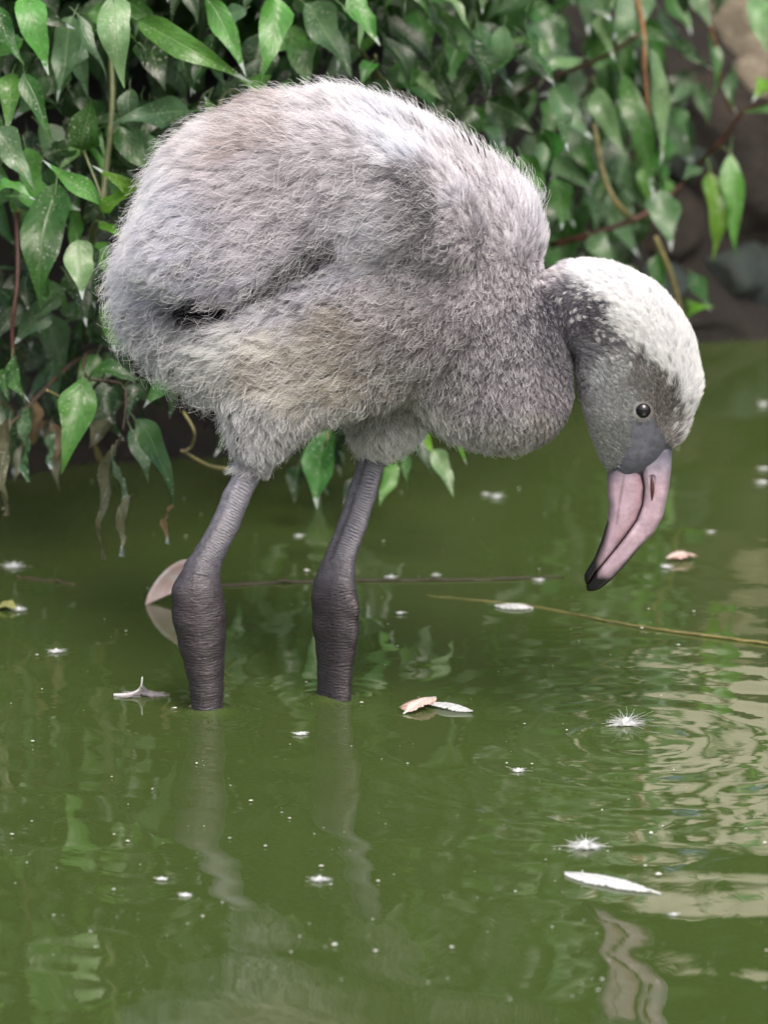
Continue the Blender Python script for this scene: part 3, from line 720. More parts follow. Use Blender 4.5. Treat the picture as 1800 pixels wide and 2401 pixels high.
LEGN = [(600, -55, 1080, 36), (578, -62, 1122, 34), (555, -66, 1170, 35.5), (532, -68, 1231, 36.5), (495, -70, 1303, 39), (479, -70, 1340, 45), (470, -70, 1385, 56), (471, -70, 1412, 59.5), (474, -70, 1450, 60), (480, -70, 1503, 54.5), (486, -70, 1557, 45.5), (491, -70, 1611, 39), (493, -70, 1665, 36), (494, -70, 1720, 37), (495, -70, 1800, 40)]
LEGF = [(890, 110, 1020, 38), (869, 100, 1086, 35.5), (848, 95, 1158, 37), (826, 90, 1231, 37.5), (799, 85, 1303, 39.5), (790, 85, 1340, 44.5), (784, 85, 1376, 49), (786, 85, 1412, 53.5), (788, 85, 1467, 54), (788, 85, 1521, 47), (785, 85, 1575, 40.5), (783, 85, 1629, 39.5), (783, 85, 1680, 40), (783, 85, 1790, 42)]
# depths so that each shank meets the water where the photograph shows it
yn = G(493, 1666)[1]; yf = G(783, 1637)[1]
def plant_leg(leg, yw, wt):  # the shank stands where it meets the water and leans back up to the thigh
    out = []
    for (u, w, v, r) in leg:
        wf = (yw - float(y0(np.array(float(u))))) / S; t = min(max((1370 - v) / 260.0, 0), 1); w = wf + (wt - wf) * t
        r *= 1 - 0.10 * min(max((1370 - v) / 60.0, 0), 1); out.append((u, w, v + TILT * w, r))
    return out
LEGN, LEGF = plant_leg(LEGN, yn, -88), plant_leg(LEGF, yf, 80)
WN = LEGN[1][1]; WFAR = LEGF[1][1]

torso_w = 215 - 55 * np.clip((420 - U2) / 220, 0, 1) - 30 * np.clip((V2 - 800) / 200, 0, 1)
F = blob(TORSO, 200, 235, 0, 37, 8, torso_w)
F = smin(F, blob(CHEST, 150, 150, -10, 12, 6), 60)
for sgn in (-1, 1): F = smin(F, blob(sh(WING, -185), 80, 85, sgn * 182.0, 8, 5), 16)
F = smin(F, blob(sh(THIGH, -98), 90, 95, -95, 30, 5), 30)
F = smin(F, blob(sh(FTHIGH, 92), 85, 70, 85, 14, 4), 30)
head_w = 88 - 30 * np.clip((V2 - 960) / 190, 0, 1)
F = smin(F, blob(HEADP, 85, 88, 0, 8, 3, head_w), 14)
# socket of the hollow behind the wing; its shade is also painted on below
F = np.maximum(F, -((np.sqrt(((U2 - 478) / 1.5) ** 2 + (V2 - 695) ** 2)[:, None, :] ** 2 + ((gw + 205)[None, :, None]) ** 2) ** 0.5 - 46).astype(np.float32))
# sculpted unevenness of the feather mass
nz = fbm(np.broadcast_to(U2[:, None, :], F.shape).reshape(-1)[::1].astype(np.float32) * 0.012, (np.broadcast_to(V2[:, None, :], F.shape) + 0.5 * gw[None, :, None]).reshape(-1).astype(np.float32) * 0.012, 77, 1.0, 3).reshape(F.shape) if False else 0
def groove(path, rad, wn):
    global F
    d = seg_d(path, U2, V2); F = np.maximum(F, -(np.sqrt(d[:, None, :] ** 2 + (0.8 * (gw[None, :, None] - wn)) ** 2) - rad).astype(np.float32))
groove([(540, 676), (620, 642), (690, 600), (745, 562), (790, 545)], 26, -262); groove([(950, 395), (985, 432), (1003, 480), (1012, 520)], 20, -235)
for L_, bumps in ((LEGN, ((439, 1388, 29), (441, 1438, 30), (508, 1432, 26), (505, 1478, 27))), (LEGF, ((757, 1402, 27), (758, 1462, 25), (817, 1424, 25), (812, 1486, 25)))):
    for (u, v, r) in bumps:                       # bony knobs of the ankle
        w = np.interp(-v, [-p[2] for p in L_][::-1] if False else sorted(-p[2] for p in L_), [p[1] for p in sorted(L_, key=lambda p: -p[2])]) - 16
        F = smin(F, chain([(u, w, v + TILT * w, r), (u + 1, w, v + TILT * w + 8, r)]), 12)
F = smin(F, chain(LEGN), 10); F = smin(F, chain(LEGF), 10)
bv, bq = surface_nets(F, np.array([gu[0], gw[0], gv[0]]), H)
# light smoothing
for _ in range(2):
    acc = np.zeros_like(bv); num = np.zeros(len(bv))
    for a in range(4):
        np.add.at(acc, bq[:, a], bv[bq[:, (a + 1) % 4]] + bv[bq[:, (a + 3) % 4]]); np.add.at(num, bq[:, a], 2)
    bv = 0.5 * bv + 0.5 * acc / num[:, None]
def surf_w(u, v):         # near surface of the sculpt at a photo position
    i, k = int(round((u - gu[0]) / H)), int(round((v - gv[0]) / H)); col = F[i, :, k]; j = int(np.argmax(col < 0))
    return float(gw[j] - H * col[j] / (col[j] - col[j - 1] + 1e-9)) if j > 0 else 0.0

# guides: u, v, flow (u, v), length px, lift, colour of the down, shade of folds and hollow painted in
GUIDE = np.array([
    (240, 640, -1, .25, 40, .45, 174, 172, 176), (270, 760, -.8, .6, 42, .45, 154, 153, 156), (330, 520, -1, .45, 40, .40, 182, 179, 183), (360, 380, -1, .5, 38, .42, 182, 178, 180),
    (350, 650, -1, .4, 40, .35, 172, 170, 174), (450, 550, -1, .30, 36, .32, 168, 164, 170), (420, 830, -.6, .8, 40, .42, 150, 149, 146), (480, 900, -.4, .9, 38, .45, 146, 145, 142),
    (480, 330, -1, .25, 36, .38, 165, 157, 155), (560, 330, -1, .15, 34, .32, 146, 134, 130), (650, 270, -1, .05, 36, .36, 150, 138, 134), (600, 420, -1, .25, 36, .30, 160, 152, 154),
    (720, 235, -1, -.05, 34, .42, 178, 170, 168), (800, 215, -1, -.1, 36, .5, 188, 182, 180), (760, 330, -1, .1, 34, .30, 170, 162, 162), (700, 480, -1, .35, 36, .30, 152, 145, 148),
    (850, 430, -1, .2, 34, .30, 164, 157, 158), (900, 290, -1, -.15, 34, .34, 182, 178, 180), (950, 360, -1, -.3, 34, .32, 188, 186, 190), (1000, 300, -.8, -.6, 34, .5, 184, 178, 178),
    (1090, 340, -.6, -.8, 34, .5, 180, 173, 172), (1060, 420, -.7, -.6, 32, .32, 176, 168, 168), (1180, 430, -.5, -.8, 34, .5, 180, 172, 172), (1250, 470, -.2, -.8, 34, .5, 186, 180, 182),
    (1280, 560, .1, -.8, 30, .5, 182, 176, 178), (1200, 560, -.5, -.6, 30, .35, 174, 166, 168), (1100, 530, -.7, -.3, 30, .35, 152, 145, 146), (1000, 520, -.8, .2, 34, .35, 138, 130, 130),
    (980, 470, -.9, .2, 34, .35, 142, 136, 134), (880, 560, -.9, .3, 34, .35, 158, 153, 156), (800, 560, -.9, .35, 36, .32, 148, 142, 146), (740, 620, -.9, .4, 34, .30, 116, 110, 115),
    (680, 660, -.9, .4, 34, .30, 122, 116, 121), (430, 690, -1, .3, 34, .32, 160, 158, 165), (525, 715, -1, .3, 34, .3, 140, 136, 142), (430, 780, -.8, .6, 40, .4, 150, 149, 150), (535, 765, -1, .25, 40, .42, 176, 172, 172), (600, 600, -1, .35, 36, .32, 158, 152, 156), (560, 690, -1, .35, 34, .32, 142, 138, 146), (480, 690, -1, .3, 34, .30, 150, 148, 156),
    (490, 740, -.8, .4, 22, .30, 34, 34, 42), (455, 720, -.9, .3, 24, .30, 48, 48, 56), (640, 740, -1, .3, 34, .35, 150, 146, 150), (560, 780, -1, .2, 42, .42, 188, 184, 180), (520, 830, -.9, .5, 42, .42, 178, 176, 172),  # first two points paint the shade of the hollow
    (640, 800, -1, .15, 40, .35, 178, 172, 164), (620, 860, -1, .3, 38, .33, 160, 152, 142), (720, 850, -1, .2, 36, .32, 152, 144, 134), (700, 920, -.9, .35, 36, .35, 164, 158, 148),
    (800, 760, -1, .15, 30, .34, 138, 128, 118), (800, 900, -.9, .2, 32, .34, 146, 138, 126), (850, 700, -.9, .2, 28, .38, 158, 150, 150), (820, 640, -.9, .3, 28, .40, 166, 160, 164),
    (950, 680, -.8, .3, 24, .42, 142, 135, 134), (950, 800, -.8, .4, 24, .42, 124, 116, 114), (900, 900, -.7, .5, 26, .40, 128, 122, 114), (1050, 640, -.6, .4, 22, .45, 136, 128, 128),
    (1050, 800, -.5, .7, 20, .45, 122, 114, 114), (1150, 680, -.4, .5, 18, .45, 140, 132, 134), (1150, 800, -.3, .8, 17, .45, 116, 109, 111), (1050, 930, -.4, .8, 20, .42, 126, 119, 116),
    (1150, 930, -.2, .9, 18, .42, 122, 115, 116), (1250, 900, 0, 1, 16, .42, 122, 115, 117), (1250, 1010, 0, 1, 16, .42, 136, 130, 126), (1150, 1040, -.1, 1, 17, .42, 142, 137, 130),
    (1320, 930, .1, 1, 13, .40, 112, 106, 109), (1310, 850, 0, 1, 13, .38, 92, 88, 92), (1230, 760, -.2, .8, 14, .40, 92, 87, 91), (1230, 690, -.3, .5, 15, .42, 120, 113, 116),
    (1280, 720, -.2, .6, 12, .40, 70, 67, 72), (1320, 760, -.1, .7, 11, .38, 74, 71, 76), (1280, 640, -.6, .2, 14, .45, 170, 162, 164), (1330, 690, -.5, .3, 12, .40, 84, 80, 85),
    (1375, 760, -.6, -.2, 11, .38, 72, 69, 73), (1360, 820, -.5, -.2, 10, .36, 104, 101, 104), (1420, 790, -.6, -.5, 10, .36, 84, 82, 84), (1400, 880, -.4, -.6, 9, .32, 132, 132, 130), (1450, 860, -.5, -.6, 9, .32, 128, 128, 126),
    (1370, 960, -.3, -.7, 8, .32, 118, 116, 113), (1430, 960, -.3, -.8, 8, .3, 126, 126, 124), (1410, 1050, -.2, -.9, 7, .3, 122, 122, 116), (1450, 1040, -.2, -.9, 7, .3, 116, 117, 114), (1460, 930, -.3, -.8, 8, .3, 120, 120, 118),
    (1500, 900, -.3, -.8, 9, .32, 104, 101, 98), (1550, 900, -.2, -.9, 10, .34, 88, 83, 78), (1540, 960, 0, -1, 9, .34, 90, 86, 82), (1570, 1010, .1, -1, 9, .34, 128, 122, 118), (1500, 860, -.3, -.8, 9, .32, 100, 96, 93),
    (540, 960, -.3, 1, 28, .42, 146, 144, 142), (560, 1050, -.2, 1, 25, .42, 144, 142, 142), (630, 1080, .1, 1, 24, .42, 150, 148, 148), (620, 1000, -.1, 1, 28, .38, 140, 138, 136), (680, 1030, .3, 1, 24, .42, 144, 142, 140),
    (760, 990, .1, 1, 26, .40, 150, 147, 142), (850, 1000, 0, 1, 22, .40, 152, 150, 144), (900, 1050, .05, 1, 22, .40, 166, 164, 158), (960, 1030, .35, 1, 22, .42, 172, 170, 164), (840, 1050, 0, 1, 22, .4, 158, 156, 150), (1337, 840, 0, 1, 10, .38, 70, 67, 71), (1338, 900, 0, 1, 10, .38, 78, 75, 78), (1215, 820, -.2, .9, 15, .42, 104, 99, 102),  # dark points behind the head paint the shade of the neck fold
    (1010, 980, .2, 1, 24, .42, 150, 146, 136),
    (560, 722, -1, .35, 26, .25, 104, 101, 108), (620, 690, -1, .4, 26, .25, 100, 96, 102), (680, 655, -.9, .4, 24, .25, 92, 88, 94), (735, 615, -.9, .45, 24, .25, 84, 80, 86), (780, 590, -.9, .4, 26, .28, 104, 98, 102),  # wing fold, its shade put into these colours
    (600, 650, -1, .35, 36, .36, 160, 155, 160), (690, 590, -1, .35, 36, .36, 156, 150, 154), (620, 735, -1, .3, 36, .42, 168, 164, 168), (720, 680, -1, .3, 32, .44, 160, 155, 160), (790, 650, -.9, .3, 30, .46, 172, 168, 172), (840, 590, -.9, .3, 30, .42, 168, 164, 168),
    (955, 445, -.9, .1, 24, .26, 108, 102, 104), (985, 480, -.9, .2, 22, .26, 98, 93, 95), (1000, 520, -.8, .2, 22, .26, 100, 95, 96), (1010, 560, -.7, .3, 22, .3, 118, 111, 112),  # shoulder fold, darkened in colour as if shaded
    (910, 480, -1, .2, 34, .36, 158, 152, 154), (1060, 480, -.8, -.3, 30, .42, 172, 166, 168), (1050, 560, -.7, .1, 26, .42, 146, 138, 140),
], float)
WHITECAP = [(1325, 640), (1345, 600), (1420, 590), (1700, 600), (1700, 960), (1612, 1040), (1580, 1058), (1594, 990), (1590, 935), (1570, 890), (1538, 862), (1500, 842), (1462, 800), (1436, 765), (1420, 720), (1390, 690), (1350, 668)]
BARE = [(1474, 985), (1500, 992), (1530, 982), (1545, 1010), (1560, 1040), (1578, 1056), (1590, 1075), (1560, 1180), (1400, 1180), (1405, 1112), (1424, 1112), (1452, 1082), (1468, 1050), (1476, 1020)]
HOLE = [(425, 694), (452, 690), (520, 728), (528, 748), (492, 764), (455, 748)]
def guide(u, v, ju=0.0):
    d2 = (u[:, None] - GUIDE[None, :, 0]) ** 2 + (v[:, None] - GUIDE[None, :, 1]) ** 2 + 90.0
    w = d2 ** -2.2; w /= w.sum(1, keepdims=True); return w @ GUIDE[:, 2:]

# skin colours
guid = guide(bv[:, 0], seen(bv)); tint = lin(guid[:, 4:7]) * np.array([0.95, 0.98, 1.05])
_cw = np.clip((poly_dist(WHITECAP, bv[:, 0], seen(bv)) - 2) / 10, 0, 1)[:, None]; tint = tint * (1 - _cw) + lin((205, 208, 212)) * _cw
def leg_near(pts, v):      # how much a vertex belongs to a shank, with its run along it and its front side
    pts = np.array(pts, float); best = np.full(len(v), 1e9); run = np.zeros(len(v)); side = np.zeros(len(v)); acc = 0.0
    for a, b in zip(pts[:-1], pts[1:]):
        e = b[:3] - a[:3]; ln = np.linalg.norm(e); t = np.clip(((v - a[:3]) @ e) / (e @ e), 0, 1); c = a[:3] + t[:, None] * e
        rr = a[3] + t * (b[3] - a[3]); d = np.linalg.norm(v - c, axis=1) / rr; m = d < best
        best[m] = d[m]; run[m] = (acc + t * ln)[m]; side[m] = ((v - c)[:, 0] / rr)[m]; acc += ln
    return best, run, side
leg = np.zeros(len(bv)); run = np.zeros(len(bv)); front = np.zeros(len(bv)); line = np.zeros(len(bv))
for pts, vtop in ((LEGN, 1100), (LEGF, 1060)):
    best, rn, sd_ = leg_near(pts, bv); tend = 0.85 if vtop < 1080 else 0.4; m = (best < 1.25) & (scr(bv) > vtop)
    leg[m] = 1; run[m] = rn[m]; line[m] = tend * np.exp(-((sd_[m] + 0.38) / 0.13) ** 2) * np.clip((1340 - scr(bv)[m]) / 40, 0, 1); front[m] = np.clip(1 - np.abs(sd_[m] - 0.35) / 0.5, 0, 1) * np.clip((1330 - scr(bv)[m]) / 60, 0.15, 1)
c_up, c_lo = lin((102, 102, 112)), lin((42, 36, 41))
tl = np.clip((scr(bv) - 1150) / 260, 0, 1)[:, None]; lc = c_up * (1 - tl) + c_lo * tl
lc = lc * (1 - 0.75 * line[:, None]); tint = np.where(leg[:, None] > 0, lc, tint)  # tendon groove has no relief, its shade is a painted dark line
_hm = (np.clip((poly_dist(HOLE, bv[:, 0], seen(bv)) + 8) / 8, 0, 1) * (bv[:, 1] < 0)); _hb = np.sqrt(((bv[:, 0] - 478) / 1.5) ** 2 + (bv[:, 2] - 695) ** 2 + (bv[:, 1] + 205) ** 2); _hm = np.maximum(_hm, np.clip((60 - _hb) / 8, 0, 1))[:, None]; tint = tint * (1 - _hm) + lin((30, 30, 38)) * _hm  # shade inside the hollow painted onto the skin
bare = poly_dist(BARE, bv[:, 0], seen(bv)); bm_ = np.clip((bare + 6) / 8, 0, 1)[:, None]
lore = lin((76, 78, 88)) * np.ones((len(bv), 1)); tint = tint * (1 - bm_) + lore * bm_
chick = empty('flamingo_chick', tuple(G(640, 1652)))
tag(chick, 'fluffy grey flamingo chick wading with its pink bill lowered above the water', 'flamingo chick')
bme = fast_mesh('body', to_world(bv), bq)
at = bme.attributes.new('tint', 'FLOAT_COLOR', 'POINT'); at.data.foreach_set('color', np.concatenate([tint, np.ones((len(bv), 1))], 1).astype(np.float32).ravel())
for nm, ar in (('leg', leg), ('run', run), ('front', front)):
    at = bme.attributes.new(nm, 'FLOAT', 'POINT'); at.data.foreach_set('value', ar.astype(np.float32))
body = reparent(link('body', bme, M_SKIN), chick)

# ---- down: hair curves rooted on the sculpt
def sample(n, keep):
    A, B, C, D = (bv[bq[:, i]] for i in range(4)); nr = np.cross(C - A, D - B); ar = np.linalg.norm(nr, axis=1); nr /= ar[:, None] + 1e-9
    cen = (A + B + C + D) / 4; wgt = ar * keep(cen, nr); wgt /= wgt.sum()
    f = rng.choice(len(bq), n, p=wgt); s, t = rng.random((2, n, 1))
    p = (A[f] * (1 - s) + B[f] * s) * (1 - t) + (D[f] * (1 - s) + C[f] * s) * t
    return p, nr[f]
_c = bv.mean(0); A_, C_ = bv[bq[:, 0]], bv[bq[:, 2]]; nr0 = np.cross(C_ - A_, bv[bq[:, 3]] - bv[bq[:, 1]])
FLIP = 1.0 if np.sum(nr0 * ((A_ + C_) / 2 - _c)) > 0 else -1.0
def vert_normals():
    nn = np.zeros_like(bv)
    for a in range(4): np.add.at(nn, bq[:, a], nr0 * FLIP)
    return nn / (np.linalg.norm(nn, axis=1)[:, None] + 1e-9)
VN = vert_normals()
def face_smooth_normals(): return VN[bq].mean(1)
FSN = face_smooth_normals()
def keep_down(cen, nr):
    k = np.ones(len(cen))
    for pts, vtop in ((LEGN, 1106), (LEGF, 1062)):
        best, _, _ = leg_near(pts, cen); k[(best < 1.3) & (scr(cen) > vtop)] = 0
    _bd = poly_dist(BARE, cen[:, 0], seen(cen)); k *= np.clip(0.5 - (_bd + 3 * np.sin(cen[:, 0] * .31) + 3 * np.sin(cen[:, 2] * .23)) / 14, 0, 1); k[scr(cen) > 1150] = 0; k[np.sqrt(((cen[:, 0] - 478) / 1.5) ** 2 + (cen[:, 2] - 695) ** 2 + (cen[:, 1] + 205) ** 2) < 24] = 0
    L = guide(cen[:, 0], seen(cen))[:, 2]
    k *= np.clip(30.0 / L, 0.8, 3.0)                                     # short down is denser
    k *= np.where(cen[:, 1] > 60, 0.55, 1.0)
    eye_d = np.hypot(cen[:, 0] - 1504, seen(cen) - 964); k[(eye_d < 24) & (cen[:, 1] < 0)] = 0
    return k

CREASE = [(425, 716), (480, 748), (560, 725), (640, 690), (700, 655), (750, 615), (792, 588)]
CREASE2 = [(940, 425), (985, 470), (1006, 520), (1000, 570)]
def crease(u, v, near):  # strength of the painted fold shade, also shortens the strands
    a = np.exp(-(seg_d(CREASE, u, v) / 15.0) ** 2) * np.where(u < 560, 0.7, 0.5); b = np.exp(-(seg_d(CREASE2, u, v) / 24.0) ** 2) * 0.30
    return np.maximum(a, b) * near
def grow(name, n, K, lenf, r0, r1, clump, curl, bright, seed, tipl, lift_add=0.0, sel=None, tuft=40):
    global rng
    rng = np.random.default_rng(seed)
    A, B, C, D = (bv[bq[:, i]] for i in range(4)); ar = np.linalg.norm(nr0, axis=1); cen = (A + B + C + D) / 4
    wgt = ar * keep_down(cen, None)
    if sel is not None: wgt *= sel(cen)
    wgt /= wgt.sum(); f = rng.choice(len(bq), n, p=wgt); s, t = rng.random((2, n, 1))
    p = (A[f] * (1 - s) + B[f] * s) * (1 - t) + (D[f] * (1 - s) + C[f] * s) * t; nrm = FSN[f]
    # nearest tuft for every strand
    ns = max(200, n // tuft); seeds = p[rng.choice(n, ns, replace=False)]; kd = kdtree.KDTree(ns)
    for i, q in enumerate(seeds): kd.insert(q, i)
    kd.balance(); near = np.fromiter((kd.find(q)[1] for q in p), np.int32, n)
    jit = rng.normal(0, 7, (ns, 2))[near] + rng.normal(0, 3, (n, 2))
    vis = seen(p); g = guide(p[:, 0] + jit[:, 0], vis + jit[:, 1]); fl = np.stack([g[:, 0], np.zeros(n), g[:, 1]], 1)
    L = g[:, 2] * lenf * rng.uniform(0.6, 1.35, n) * np.interp(g[:, 2], [10, 20, 36], [1.05, 1.15, 1.75]); L = np.where(poly_dist(WHITECAP, p[:, 0], vis) > -4, np.maximum(L, 30 * rng.uniform(0.4, 1.2, n)), L); lift = np.clip(g[:, 3] * 1.25 + 0.10 + lift_add + rng.normal(0, 0.09, n), 0.2, 0.92)
    fl += rng.normal(0, 0.16, (ns, 3))[near] + rng.normal(0, 0.14, (n, 3))
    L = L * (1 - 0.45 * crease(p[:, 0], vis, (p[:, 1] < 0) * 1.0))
    tn = fl - nrm * np.sum(fl * nrm, 1, keepdims=True); tn /= np.linalg.norm(tn, axis=1, keepdims=True) + 1e-9
    bi = np.cross(nrm, tn); ph = rng.uniform(0, 6.28, n); am = curl * L * rng.uniform(0.3, 1.2, n)
    ss = np.linspace(0, 1, K); pts = np.empty((n, K, 3))
    for k, q in enumerate(ss):
        rise = lift * (q - 0.25 * q * q); run_ = (1 - lift) * q + 0.45 * q * q * lift
        pts[:, k] = p + L[:, None] * (nrm * rise[:, None] + tn * run_[:, None]) + (am * q * np.sin(ph + 5.0 * q))[:, None] * bi + (am * 0.6 * q * np.cos(ph * 1.7 + 4 * q))[:, None] * nrm
    # tufts: tips drawn together
    tip = np.zeros((ns, 3)); cnt = np.zeros(ns); np.add.at(tip, near, pts[:, -1]); np.add.at(cnt, near, 1); tip /= np.maximum(cnt, 1)[:, None]
    pull = tip[near] - pts[:, -1]
    for k, q in enumerate(ss): pts[:, k] += pull * (clump * q ** 1.4)
    capd = poly_dist(WHITECAP, p[:, 0] + jit[:, 0] * 1.2, vis + jit[:, 1] * 1.2) + rng.normal(0, 7, ns)[near] + rng.normal(0, 6, n); cw = np.clip((capd + 5) / 14, 0, 1)
    cw = np.where((capd < 0) & (capd > -70) & (p[:, 0] < 1480) & (rng.random(ns)[near] < 0.16), 0.7, cw)[:, None]
    col = lin(g[:, 4:7]) * (1 - cw) + lin((238, 240, 243)) * cw
    col *= (rng.normal(1, 0.15, (ns, 1))[near] * rng.normal(1, 0.16, (n, 1))) * np.where(cw > 0.5, np.array([[1.0, 1.0, 1.0]]), bright * np.array([[1.51, 1.60, 1.69]]))
    cr = crease(p[:, 0] + jit[:, 0] * .5, vis + jit[:, 1] * .5, (p[:, 1] < 0) * 1.0)[:, None]; col = col * (1 - cr) + lin((64, 61, 68)) * cr  # fold shade and grey under-down blended into the strand colour
    _hd = np.hypot((p[:, 0] - 478) / 1.6, vis - 738)[:, None]; hk = np.clip((48 - _hd) / 14, 0, 1) * (p[:, 1:2] < 0) * (rng.random((n, 1)) < 0.85); col = col * (1 - hk) + lin((34, 34, 42)) * hk  # strands round the hollow painted dark with its shade
    wisp = (rng.random((n, 1)) < tipl) & (hk < 0.3)
    cols = np.empty((n, K, 4)); cols[..., 3] = 1
    for k, q in enumerate(ss):
        gr = (0.66 + 0.50 * q) * (1 - cw) + (0.88 + 0.25 * q) * cw; c = col * gr; c = np.where(wisp, c * (0.7 - 0.6 * q) + np.array([0.80, 0.80, 0.83]) * (0.3 + 0.6 * q), c); cols[:, k, :3] = np.clip(c, 0.004, 0.88)
    hc = bpy.data.hair_curves.new(name); hc.add_curves([K] * n)
    hc.position_data.foreach_set('vector', to_world(pts.reshape(-1, 3)).astype(np.float32).ravel())
    rad = hc.attributes.get('radius') or hc.attributes.new('radius', 'FLOAT', 'POINT')
    rad.data.foreach_set('value', np.tile(r0 + (r1 - r0) * ss ** 1.5, n).astype(np.float32))
    ca = hc.attributes.new('tint', 'FLOAT_COLOR', 'POINT'); ca.data.foreach_set('color', cols.astype(np.float32).ravel())
    return reparent(link(name, hc, M_DOWN), chick)
on_head = lambda c: (c[:, 0] > 1300) & (c[:, 2] > 560) & (poly_dist(HEADP, c[:, 0], c[:, 2]) > -14)
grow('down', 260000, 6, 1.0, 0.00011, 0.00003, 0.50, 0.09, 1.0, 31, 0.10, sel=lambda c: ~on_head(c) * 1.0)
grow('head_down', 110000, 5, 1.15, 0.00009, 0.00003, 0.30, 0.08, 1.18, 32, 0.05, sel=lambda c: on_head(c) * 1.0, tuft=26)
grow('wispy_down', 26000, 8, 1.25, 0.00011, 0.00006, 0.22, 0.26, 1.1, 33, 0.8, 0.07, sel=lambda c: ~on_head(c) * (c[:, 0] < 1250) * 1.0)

# dark sprouting pin feathers on the shoulder
for (u1, v1, u0_, v0_) in ((962, 300, 985, 352), (968, 330, 990, 362), (1052, 385, 1078, 440), (1060, 395, 1092, 455), (1075, 400, 1108, 478), (1085, 420, 1110, 488), (1060, 340, 1082, 386), (1090, 350, 1104, 384), (1074, 345, 1090, 375), (1130, 380, 1140, 430), (1110, 372, 1122, 402)):
    v0_ -= 48; v1 -= 50; w0, w1 = surf_w(u0_, v0_) - 30, surf_w(u1, v1) - 48; a = np.array([[u0_, w0, v0_], [(u0_ + u1) / 2 + 2, (w0 + w1) / 2 - 5, (v0_ + v1) / 2], [u1, w1, v1]])
    vs, fs = tube(to_world(spline(a, 8)), np.linspace(0.0009, 0.0002, 8), 5); reparent(link('pin_feather', mesh('pin_feather', vs, fs), M_BLACK), chick)

# ---- bill: two mandibles meeting along the gape line
GAPE = [(1482, 1050), (1492, 1070), (1501, 1099), (1508, 1139), (1504, 1180), (1490, 1217), (1461, 1258), (1432, 1295), (1395, 1340), (1374, 1373)]
CULM = [(1376, 1385), (1392, 1384), (1406, 1379), (1435, 1355), (1468, 1319), (1500, 1279), (1533, 1246), (1553, 1207), (1565, 1152), (1572, 1098), (1574, 1053), (1560, 1020), (1510, 1015)]
LOWB = [(1371, 1362), (1370, 1348), (1392, 1312), (1410, 1268), (1424, 1221), (1428, 1185), (1424, 1160), (1423, 1112), (1440, 1070)]
hb = 2.2; bu_, bw_, bvv = np.arange(1350, 1600, hb), np.arange(-66, 67, hb), np.arange(1000, 1400, hb); UB, VB = np.meshgrid(bu_, bvv, indexing='ij')
def mandible(name, poly, W0, W1, R, ridge):
    d = blur(poly_dist(poly, UB, VB) + 1.2, 1); Wd = W0 + (W1 - W0) * np.clip((VB - 1080) / 290, 0, 1)
    Rr = R * (1 - 0.45 * np.clip((VB - 1150) / 220, 0, 1))
    q = np.clip(Rr - d, 0, None) / Rr
    f = (np.sqrt((q ** 2)[:, None, :] + (bw_[None, :, None] / Wd[:, None, :]) ** 2) - 1) * 20
    if ridge:                                                # shallow gutter that holds the nostril
        f = np.maximum(f, -(np.sqrt(((seg_d([(1526, 1112), (1526, 1160)], UB, VB))[:, None, :]) ** 2 + ((bw_[None, :, None] + 48)) ** 2) - 9.5))
    v, q4 = surface_nets(f.astype(np.float32), np.array([bu_[0], bw_[0], bvv[0]]), hb)
    u_, v_ = v[:, 0], v[:, 2]
    pink, lilac, pale, blk, rose = lin((156, 137, 149)), lin((128, 128, 146)), lin((152, 140, 150)), lin((20, 17, 19)), lin((150, 112, 122))
    c = np.tile(pink, (len(v), 1))
    t = np.clip((1130 - v_) / 70, 0, 1)[:, None]; c = c * (1 - t) + lilac * t
    lip = np.exp(-((seg_d(GAPE, u_, v_) - 7) / 3.0) ** 2)[:, None] * (0.55 if ridge else 0.35) * np.clip((1290 - v_) / 80, 0, 1)[:, None]; c = c * (1 - lip) + (pale * 1.25 if ridge else rose) * lip  # upper lip gets a painted pale highlight, lower lip its rose colour
    if not ridge:
        t = np.clip((40 - seg_d(LOWB, u_, v_)) / 30, 0, 1)[:, None] * 0.55; c = c * (1 - t) + lin((150, 128, 142)) * t
        dk = np.exp(-(seg_d([(1462, 1100), (1452, 1160), (1444, 1220)], u_, v_) / 3.0) ** 2)[:, None] * 0.5; c = c * (1 - dk) + lin((92, 70, 80)) * dk
        ro = np.exp(-((seg_d(GAPE[:7], u_, v_) - 14) / 6) ** 2)[:, None] * 0.45; c = c * (1 - ro) + rose * ro
    gd = np.exp(-(seg_d(GAPE[1:], u_, v_) / 2.6) ** 2)[:, None] * 0.9; c = c * (1 - gd) + lin((70, 48, 52)) * gd  # darkness of the gape groove painted along a shallow join
    bs = np.clip(1 - seg_d([(1424, 1106), (1445, 1088), (1470, 1072), (1492, 1078), (1520, 1070), (1573, 1046)], u_, v_) / 34, 0, 1)[:, None] ** 1.2 * 0.85; c = c * (1 - bs) + lin((82, 80, 92)) * bs
    mo = fbm(u_ * 0.12, v_ * 0.10, 62, 1.0, 4)[:, None]; c = c * (1 + 0.09 * mo)
    st = fbm((u_ - 0.35 * v_) * 0.08, v_ * 0.012, 61, 1.0, 4)[:, None]; c = c * (1 + 0.10 * st)
    tipd = np.hypot(u_ - 1372, v_ - 1372); edge = np.minimum(seg_d(CULM[:9], u_, v_), seg_d(LOWB[:5], u_, v_))
    k = np.clip((66 - tipd) / 40, 0, 1) + np.clip(1 - edge / np.clip((205 - tipd) * 0.17, 0.5, 30), 0, 1) * np.clip((210 - tipd) / 60, 0, 1)
    k = np.clip(k, 0, 1)[:, None]; c = c * (1 - k) + blk * k
    me = fast_mesh(name, to_world(v), q4); at = me.attributes.new('tint', 'FLOAT_COLOR', 'POINT')
    at.data.foreach_set('color', np.concatenate([c, np.ones((len(v), 1))], 1).astype(np.float32).ravel())
    return reparent(link(name, me, M_BILL), chick)
